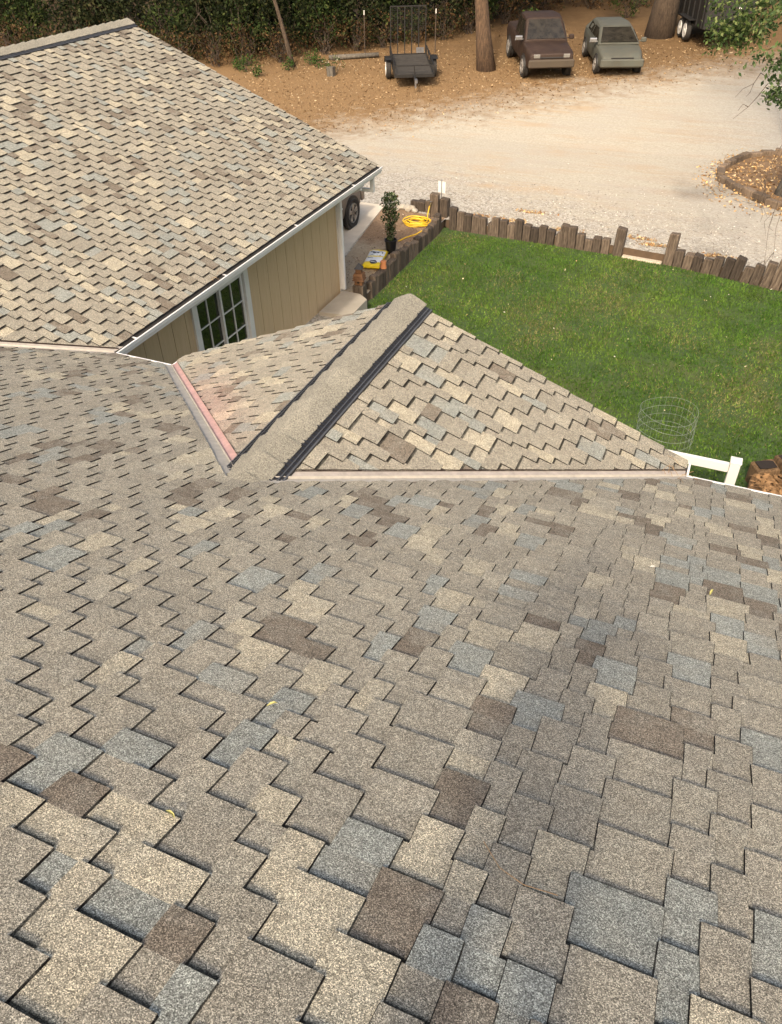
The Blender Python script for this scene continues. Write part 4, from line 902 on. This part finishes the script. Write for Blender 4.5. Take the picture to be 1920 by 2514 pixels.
for q, (x, y, s_) in enumerate([(-18.0, 25.6, 1.1), (-16.4, 25.9, 1.0), (-15.2, 26.4, 1.1), (-13.9, 27.2, 1.0), (-12.6, 28.9, 1.1), (-11.5, 29.8, 1.0), (-10.6, 30.6, 1.1), (-9.4, 31.8, 1.0), (-8.4, 32.6, 1.0), (-7.6, 34.0, 1.1), (-20, 25.8, 1.1), (-22.2, 25.4, 1.1), (-24.5, 25.2, 1.1), (-27, 25, 1.2), (-6.6, 36.2, 1.0), (-6.2, 37.6, 1.1)]):
    shrub((x, y, gz(x, y)), 1.0 * s_, .7, 1.35 * s_, 34, 20, .11, BROWN, [4, 3, 1.6, 3], 'dead brown bramble bush along the foot of the thicket', 'bush', 'brown brambles along the thicket', 'bramble_bush', 14)
for q, (x, y, s_) in enumerate([(-21.5, 27.0, 1.3), (-19.2, 26.6, 1.2), (-17.3, 26.9, 1.35), (-15.8, 27.4, 1.2), (-14.5, 28.5, 1.3), (-13.0, 29.4, 1.2), (-11.8, 30.6, 1.3), (-10.4, 31.6, 1.2), (-9.0, 33.2, 1.3), (-8.0, 34.8, 1.2), (-24, 26.4, 1.3), (-26.8, 26.2, 1.3), (-30, 25.8, 1.4), (-34, 25.4, 1.4), (-7.2, 37.4, 1.3)]):
    shrub((x, y, gz(x, y)), 1.15 * s_, .9 * s_, 1.9 * s_, 60, 24, .15, GREEN if q % 2 else DARK, [3, 4, 2.6, 1.2], 'dense green bush standing in front of the dark oaks of the thicket', 'bush', 'green bushes along the thicket', 'green_bush', 12)
for q, (x, y) in enumerate([(-5.6, 39.6), (-3.4, 40.4), (-1.2, 41.2), (1.2, 42), (3.4, 41.4), (-2.3, 42.6)]):
    shrub((x, y, gz(x, y)), 1.3, .9, 1.1, 34, 20, .13, BROWN, [2.5, 4, 4, 1.5], 'rusty brown undergrowth bush on the bank behind the parked vehicles', 'bush', 'rusty bushes on the bank', 'undergrowth_bush', 12)
shrub((-4.0, 31.6, gz(0, 31.6)), .7, .6, 1.5, 26, 20, .12, [(.06, .10, .02), (.13, .18, .04), (.03, .06, .015)], [4, 3, 2], 'bright green shrub in the light right of the reddish trunk', stems=8)
shrub((-1.2, 38.6, gz(0, 38.6)), .9, .7, 1.2, 24, 18, .12, MID, [3, 3, 2, 1], 'olive green bush on the bank above the grey car')
for q, (x, y, s_) in enumerate(((-13.77, 24.9, .30), (-12.96, 26.0, .33), (-14.6, 25.4, .42), (-12.4, 27.1, .42), (-11.9, 26.75, .28), (-15.2, 25.6, .3))):
    shrub((x, y, gz(x, y)), s_, s_, s_ * 1.5, 12, 16, .09, [(.035, .075, .015), (.07, .13, .03), (.02, .04, .01)], [4, 3, 2], 'small fresh green plant at the foot of the thicket', 'plant', 'small green plants at the thicket', 'leafy_plant', 5)
fb = shrub((-10.8, 26.1, gz(0, 26.1)), .42, .35, .62, 18, 16, .08, [(.04, .07, .02), (.09, .13, .04), (.5, .45, .36)], [4, 3, 1.6], 'small flowering bush with pale blooms on the leaf litter', 'bush', None, 'flowering_bush', 7)
o = post_mesh(.28, .26, .34, 77).build('stump', M['bark_grey'], None, fixn=True); o.location = (-10.78, 25.75, gz(0, 25.75)); tag(o, 'short grey stump in front of the flowering bush', 'stump')
mb = MB(); mb.tube([(-12.0, 28.0, .78), (-11.0, 28.45, .82), (-10.02, 28.9, .86)], [.11, .10, .09], 9); tag(mb.build('fallen_log', M['bark_grey'], smooth=True), 'long pale log lying along the foot of the thicket left of the trailer', 'log')
for x, y, lb in ((-10.96, 29.5, 'thin metal stake standing in the brambles left of the trailer gate'), (-7.98, 30.4, 'thin metal stake standing right of the trailer gate')):
    mb = MB(); mb.tube([(0, 0, -.1), (.02, 0, 1.45)], .022, 6); so_ = empty('metal_stake', (x, y, gz(x, y)), 0, lb, 'stake'); mb.build('pole', M['twig'], so_); mb = MB(); mb.tube([(.02, 0, 1.45), (.022, 0, 1.62)], .024, 6); mb.build('white_tip', M['trim'], so_)
# oak in the ringed bed, its branches reaching over the right edge of the view
ok = empty('oak_tree', (6.98, 17.25, .2), 0, 'oak with a grey trunk in the ringed bed, its twigs hanging in from the right', 'tree')
mb = MB(); T0 = Vector((6.98, 17.25, .2)); L_ = lambda p: Vector(p) - T0
mb.tube([(0, 0, -.1), (.02, 0, .3), (.05, -.05, 1.2), (.15, -.1, 2.4), (.3, -.3, 3.6)], [.34, .26, .23, .21, .19], 14)
limb(mb, (.3, -.3, 3.5), L_((7.0, 12.2, 5.8)), .15, .07, .03, 8); limb(mb, L_((7.0, 12.2, 5.8)), L_((6.35, 7.1, 5.3)), .07, .025, .03, 8); limb(mb, (.3, -.3, 3.5), L_((8.6, 16.5, 7.5)), .15, .05, .04); limb(mb, (.3, -.3, 3.5), L_((6.8, 19.5, 7.5)), .13, .05, .04); limb(mb, L_((7.1, 13, 5.6)), L_((7.0, 11.3, 3.4)), .05, .02, .04)
mb.build('trunk', M['bark_grey'], ok, smooth=True)
TW = [[(6.9, 12.2, 5.75), (5.77, 11.44, 5.32), (5.46, 11.39, 5.1), (5.17, 11.44, 4.99), (4.89, 11.45, 4.82), (4.69, 11.55, 4.72), (4.48, 11.71, 4.68)], [(5.17, 11.44, 4.99), (5.0, 11.37, 4.67), (4.89, 11.46, 4.52), (4.6, 11.56, 4.46)], [(5.46, 11.39, 5.1), (5.38, 11.3, 4.89), (5.28, 11.38, 4.71), (5.15, 11.54, 4.47)], [(5.17, 11.44, 4.99), (4.88, 11.68, 5.08), (4.64, 11.99, 5.07), (4.47, 11.89, 4.89)], [(5.77, 11.44, 5.32), (5.6, 11.5, 5.0), (5.5, 11.5, 4.75), (5.4, 11.5, 4.5)]]
TN = [[(6.35, 7.1, 5.3), (6.01, 7.04, 5.04), (5.81, 7.06, 5.0), (5.62, 7.1, 4.98), (5.50, 7.16, 4.97)], [(6.35, 7.1, 5.3), (5.92, 7.2, 5.26), (5.86, 7.14, 4.92), (5.79, 7.24, 4.74)], [(6.03, 7.1, 4.78), (5.81, 7.07, 4.69)], [(6.35, 7.1, 5.3), (6.09, 7.02, 4.67), (5.95, 7.04, 4.6), (5.83, 6.93, 4.54)], [(6.5, 8.3, 5.45), (5.85, 8.09, 5.5), (5.69, 8.07, 5.39), (5.57, 8.19, 5.27), (5.55, 8.3, 5.09)]]
TB = [[(5.79, 7.24, 4.74), (5.68, 7.36, 4.77), (5.62, 7.35, 4.63), (5.49, 7.36, 4.55), (5.41, 7.37, 4.43)], [(5.81, 7.07, 4.69), (5.73, 7.03, 4.54), (5.63, 7.0, 4.39), (5.46, 6.92, 4.23)], [(5.63, 7.0, 4.39), (5.55, 7.0, 4.42), (5.50, 6.98, 4.33)], [(5.62, 7.35, 4.63), (5.6, 7.3, 4.52), (5.56, 7.3, 4.46)],
    [(7.0, 11.3, 3.4), (6.41, 11.14, 3.11), (6.29, 11.06, 2.76), (6.21, 10.81, 2.36), (6.27, 10.61, 1.96), (6.44, 10.49, 1.74)], [(6.9, 11.2, 3.2), (6.57, 10.62, 2.45), (6.52, 10.39, 1.91), (6.51, 10.22, 1.57), (6.59, 9.98, 1.1)], [(6.57, 10.62, 2.45), (6.65, 10.33, 2.09), (6.63, 10.22, 1.66), (6.71, 10.03, 1.26), (6.7, 9.86, .91)]]
for q in range(14):
    a = Vector(TB[4 + q % 3][rng.randrange(2, 5)]); TB.append([a, a + Vector((rng.uniform(-.16, .12), rng.uniform(-.2, .1), rng.uniform(-.25, -.1))), a + Vector((rng.uniform(-.2, .16), rng.uniform(-.3, .1), rng.uniform(-.55, -.3)))])
mb = MB()
for k, tw in enumerate(TW + TN + TB):
    n = len(tw); r0 = .013 if k < 5 else (.008 if k < 10 else .0065); mb = MB(); mb.tube([L_(p) for p in tw], [r0 * (1 - .65 * q / (n - 1)) for q in range(n)], 6); mb.build('twig', M['twig'], ok)
def along(tws, per, sp):
    out = []
    for tw in tws:
        P = np.array([tuple(L_(p)) for p in tw[1:]])
        for a, b in zip(P[:-1], P[1:]): t = nrg.uniform(0, 1, (per, 1)); out.append(a + (b - a) * t + nrg.normal(size=(per, 3)) * sp)
    return np.concatenate(out)
P = along(TW, 85, .10); P = np.concatenate([P, crown_points([(tuple(L_((5.35, 11.35, 5.05))), (.5, .4, .36)), (tuple(L_((5.75, 11.3, 5.35))), (.5, .5, .4)), (tuple(L_((5.0, 11.45, 4.72))), (.28, .25, .2))], 26, 16, .07)]); leaf_rand(P, .078, pal(len(P), [(.04, .07, .022), (.10, .14, .04), (.20, .235, .09)], [4, 4, 1.6]), 'foliage', ok, aspect=.6)
P = along(TN, 34, .085); P = np.concatenate([P, crown_points([(tuple(L_((5.85, 8.2, 5.5))), (.35, .4, .3)), (tuple(L_((6.0, 7.1, 4.95))), (.14, .2, .3)), (tuple(L_((6.0, 7.0, 4.55))), (.12, .12, .12))], 12, 14, .07)]); leaf_rand(P, .078, pal(len(P), [(.04, .07, .025), (.085, .13, .042), (.19, .24, .11)], [4, 4, 2]), 'foliage', ok, aspect=.55, droop=.5)
P = crown_points([(tuple(L_((9.2, 17.2, 8.5))), (3.4, 3.2, 2.2)), (tuple(L_((7.4, 20, 8.6))), (3.2, 3, 2)), (tuple(L_((10.0, 13.0, 8.2))), (2.4, 2.6, 1.6))], 60, 24, .38); leaf_rand(P, .3, pal(len(P), MID, [3, 4, 3, 1]), 'crown', ok)

# ------------------------------------------------------------------ grass, litter, gravel
def wave(x, y): return .5 + .25 * np.sin(1.3 * x + 2.1 * y + 1.7 * np.sin(.9 * y)) + .25 * np.sin(2.3 * x - 1.1 * y + 1.3 * np.sin(1.7 * x + .4))
N = 190000; gx = nrg.uniform(-.88, 9.0, N); gy = nrg.uniform(2.2, 12.4, N)
edge = np.interp(gx, [p[0] for p in LAWN], [p[1] for p in LAWN]); keep = (gy < edge - .02 - .25 * nrg.uniform(0, 1, N) * (gx < 1)) & ~((gx > 6.9) & (gy < 4.3 + (gx - 7) * .55)); gx, gy = gx[keep], gy[keep]; N = len(gx)
wv = wave(gx, gy); wv2 = wave(gx * 2.7 + 3, gy * 2.7); keep = nrg.uniform(0, 1, N) < .55 + .45 * wv2; gx, gy, wv, wv2 = gx[keep], gy[keep], wv[keep], wv2[keep]; N = len(gx)
th = nrg.uniform(0, 6.28, N); cl = np.clip(.5 + .5 * np.sin(gx * 21 + 3 * np.sin(gy * 9)) * np.sin(gy * 19 + 3 * np.sin(gx * 8)) + nrg.normal(size=N) * .25, 0, 1); hh = nrg.uniform(.02, .052, N) * (.5 + .5 * wv2 + .45 * cl); ww = nrg.uniform(.007, .014, N); ln = nrg.uniform(.2, 1.0, N) * hh; t2 = nrg.uniform(0, 6.28, N)
B0 = np.stack([gx - np.cos(th) * ww, gy - np.sin(th) * ww, np.zeros(N)], 1); B1 = np.stack([gx + np.cos(th) * ww, gy + np.sin(th) * ww, np.zeros(N)], 1); B2 = np.stack([gx + np.cos(t2) * ln, gy + np.sin(t2) * ln, hh], 1)
cA, cB, cY = np.array((.056, .128, .018)), np.array((.145, .228, .038)), np.array((.20, .19, .075)); mixv = np.clip(wv * .7 + nrg.uniform(-.3, .5, N), 0, 1)[:, None]
cc = cA * (1 - mixv) + cB * mixv; worn = sum(np.exp(-((gx - a) ** 2 + ((gy - b) * .8) ** 2) / r_ ** 2) for a, b, r_ in ((1.47, 9.7, .45), (2.8, 7.9, .7), (2.3, 8.5, .5), (3.5, 9.9, .45), (6.9, 6.9, .6), (6.5, 6.0, .5), (-.4, 11.9, .5), (3.9, 9.1, .6), (5.4, 8.3, .5)))
dry = (nrg.uniform(0, 1, N) < .02 + .42 * np.clip(worn, 0, 1) + .35 * np.clip(wave(gx * .8 + 5, gy * .8 + 2) - .62, 0, 1) * 2)[:, None]; cc = np.where(dry, cY, cc) * nrg.uniform(.6, 1.35, (N, 1)) * (.72 + .5 * cl[:, None])
tag(quads_mesh('grass', np.stack([B0, B1, B2], 1).reshape(-1, 3), cc, M['grass'], n=3), kind='stuff')
def scatter(name, pts, size, cs, wts, mat='litter', lift=.012, tilt=.35):
    n = len(pts); P = np.array(pts); th = nrg.uniform(0, 6.28, n); s_ = size * nrg.uniform(.5, 1.3, n); d = np.stack([np.cos(th) * s_, np.sin(th) * s_, nrg.normal(size=n) * tilt * s_], 1); e = np.stack([-np.sin(th) * s_ * .5, np.cos(th) * s_ * .5, nrg.normal(size=n) * tilt * s_], 1); P = P + np.array([0, 0, lift])
    return tag(quads_mesh(name, np.stack([P - d, P - e, P + d, P + e], 1).reshape(-1, 3), pal(n, cs, wts), M[mat]), kind='stuff')
pts = []
while len(pts) < 11000:
    x, y = rng.uniform(-15, 5.5), rng.uniform(19, 36); dd = y - .98 * x - 24.6
    if rng.random() < min(1, max(.0, dd * .28 + rng.uniform(-.3, .4))) * (1 if y - .3 * x < 33 else .35): pts.append((x, y, gz(x, y)))
scatter('leaf_litter', pts, .04, [(.36, .255, .14), (.28, .19, .10), (.44, .34, .21), (.17, .105, .055)], [4, 5, 1.1, 3])
pts = []
while len(pts) < 2600:
    x, y = rng.uniform(4.3, 9), rng.uniform(15.2, 21.6); ok_ = (x - 6.9) ** 2 / 2.2 ** 2 + (y - 18.5) ** 2 / 3.0 ** 2
    if ok_ < 1 and rng.random() < .8 or ok_ < 1.25 and rng.random() < .25: pts.append((x, y, gz(x, y) + (.05 if ok_ < .8 else 0)))
scatter('bed_leaves', pts, .045, [(.55, .37, .17), (.40, .24, .10), (.62, .47, .27), (.22, .12, .05)], [4, 4, 2, 2])
pts = []
while len(pts) < 120:
    x, y = rng.uniform(-.8, 8), rng.uniform(3.5, 12)
    if y < lawn_edge(x) - .1: pts.append((x, y, .05))
scatter('lawn_leaves', pts, .02, [(.55, .5, .3), (.42, .3, .15), (.6, .58, .45)], [3, 2, 2])
pts = [(rng.uniform(-2.2, -1.1), rng.uniform(7.4, 12.5), .212) for _ in range(700)]
scatter('bed_debris', pts, .02, [(.30, .2, .11), (.12, .07, .04), (.45, .36, .26)], [3, 3, 1.5])
pts = []
while len(pts) < 6000:
    x = rng.uniform(-2, 9.5); y = lawn_edge(max(min(x, 13.9), -.9)) + .25 + abs(rng.gauss(0, 1.9))
    pts.append((x, y, .2))
scatter('gravel', pts, .022, [(.50, .47, .40), (.36, .33, .28), (.22, .19, .16), (.58, .54, .47)], [3, 3, 2, 2], 'rock', .006, .3)
pts = []
for _ in range(900):
    q = rng.choice([(-.2, 12.9), (.6, 12.8), (2.1, 12.6), (3.9, 12.7), (4.3, 12.4), (1.0, 13.6), (5.6, 12.2)]); pts.append((q[0] + rng.gauss(0, .22), q[1] + abs(rng.gauss(0, .12)), .2))
scatter('gravel_leaves', pts, .035, [(.40, .26, .13), (.28, .15, .06), (.5, .38, .2)], [3, 3, 2])

# ------------------------------------------------------------------ the photographer, standing on the roof behind the view; only the shadow shows
def skinned(name, V, E, rad, mat, parent, sub=2):
    me = bpy.data.meshes.new(name); me.from_pydata(V, E, []); me.materials.append(mat); o = bpy.data.objects.new(name, me); col.objects.link(o); o.parent = parent
    md = o.modifiers.new('skin', 'SKIN'); md.use_smooth_shade = True
    for sv, r_ in zip(me.skin_vertices[0].data, rad): sv.radius = (r_, r_) if not isinstance(r_, tuple) else r_
    me.skin_vertices[0].data[0].use_root = True
    sd_ = o.modifiers.new('sub', 'SUBSURF'); sd_.levels = sub; sd_.render_levels = sub; return o
M['skin'] = plain('skin', (.45, .27, .19), .55, var=.08); M['shirt'] = plain('shirt', (.10, .13, .18), .9); M['trousers'] = plain('trousers', (.06, .065, .08), .9); M['boots'] = plain('boots', (.07, .045, .03), .8); M['hair'] = plain('hair', (.04, .025, .015), .8)
PY = -7.10; pr = HE - P_ * PY + .035; per = empty('person', (5.78, PY, pr), 0, 'person in a dark shirt standing on the upper roof, holding up a phone', 'person')
O_ = Vector((5.78, PY, pr)); cl = lambda v_: CAM + Vector(v_) - O_
def fwd(a, b, c): return tuple((CAM + cR * a + cU * b + cF * c - O_) / 1.1)
per.scale = (1.1, 1.1, 1.1)
foot = lambda x, y: (x, y, -P_ * y - .0)
sh = 1.40; V = [(0, 0, .92), (0, .01, 1.08), (0, .02, 1.26), (0, .02, sh), (0, .04, 1.49), (0, .07, 1.58), (0, .08, 1.66)]
E_ = [(i, i + 1) for i in range(6)]; rad = [(.165, .12), (.15, .11), (.175, .12), (.13, .09), .055, (.075, .09), (.06, .075)]
for sx in (-1, 1):
    n = len(V); V += [(sx * .10, 0, .86), (sx * .12, .03, .48), (sx * .13, -.01, .07), foot(sx * .14, .12)[:2] + (-P_ * .12 + .04,)]; E_ += [(0, n), (n, n + 1), (n + 1, n + 2), (n + 2, n + 3)]; rad += [.095, .062, .045, (.045, .035)]
    n = len(V); w_ = fwd(sx * .115, -.05, -.06); V += [(sx * .19, .02, 1.40), (sx * .40, .10, 1.14), w_, fwd(sx * .10, -.005, -.045)]; E_ += [(3, n), (n, n + 1), (n + 1, n + 2), (n + 2, n + 3)]; rad += [.06, .042, .028, (.034, .018)]
    h = n + 3
    for f_, (a, b, c, ln) in enumerate(((.085, .035, -.03, .028), (.09, .018, -.028, .032), (.092, .0, -.028, .03), (.094, -.018, -.03, .024), (.08, -.03, -.035, .02))):
        m_ = len(V); k_b = fwd(sx * (a + .015), b * .7, c - .004); V += [k_b, fwd(sx * (a - .004), b, c - .004), fwd(sx * (a - ln), b + (.012 if f_ == 4 else 0), c - .010)]; E_ += [(h, m_), (m_, m_ + 1), (m_ + 1, m_ + 2)]; rad += [.0095, .0085, .007]
skinned('body', V, E_, rad, M['skin'], per)
V = [(0, 0, .88), (0, .01, 1.08), (0, .02, 1.26), (0, .02, sh + .01), (0, .035, 1.46)]; E_ = [(0, 1), (1, 2), (2, 3), (3, 4)]; rad = [(.205, .16), (.195, .15), (.21, .15), (.155, .115), .07]
for sx in (-1, 1): n = len(V); V += [(sx * .19, .02, 1.405), (sx * .36, .085, 1.20)]; E_ += [(3, n), (n, n + 1)]; rad += [.085, .07]
skinned('shirt', V, E_, rad, M['shirt'], per)
V = [(0, 0, .93)]; E_ = []; rad = [(.185, .14)]
for sx in (-1, 1): n = len(V); V += [(sx * .10, 0, .84), (sx * .12, .03, .48), (sx * .13, -.01, .10)]; E_ += [(0, n), (n, n + 1), (n + 1, n + 2)]; rad += [.11, .078, .068]
skinned('trousers', V, E_, rad, M['trousers'], per)
for sx in (-1, 1): skinned('boot', [(sx * .13, -.05, P_ * .05 + .05), (sx * .135, .05, -P_ * .05 + .045), (sx * .145, .17, -P_ * .17 + .035)], [(0, 1), (1, 2)], [.055, .052, .042], M['boots'], per)
skinned('hair', [(0, .045, 1.60), (0, .06, 1.69), (0, .10, 1.725)], [(0, 1), (1, 2)], [(.082, .085), (.085, .095), (.06, .05)], M['hair'], per)
hd = MB()
for sx in (-1, 1): hd.lathe((sx * .032, .155, 1.625), [(0, -.012), (.009, -.006), (.011, .0), (.008, .006), (0, .009)], 10, axis='y', caps=False)
hd.build('eyes', M['rim_white'], per); nz = MB(); nz.grid([[(-.006, .158, 1.63), (.006, .158, 1.63), (.0, .162, 1.632)], [(-.016, .15, 1.585), (.016, .15, 1.585), (0, .185, 1.59)]]); nz.build('nose', M['skin'], per)
mo = MB(); mo.box((-.024, .145, 1.553), (.024, .158, 1.562)); mo.build('mouth', plain('lips', (.3, .12, .1), .6), per)
ph = MB(); Mx = Matrix((cR, cU, -cF)).transposed().to_4x4(); Mx.translation = CAM - cF * .028
ph.box((-.037, -.075, -.004), (.037, .075, .004), M=Mx, bev=.0015); tag(ph.build('phone', M['black_steel']), 'black phone held up by the person on the roof', 'phone')
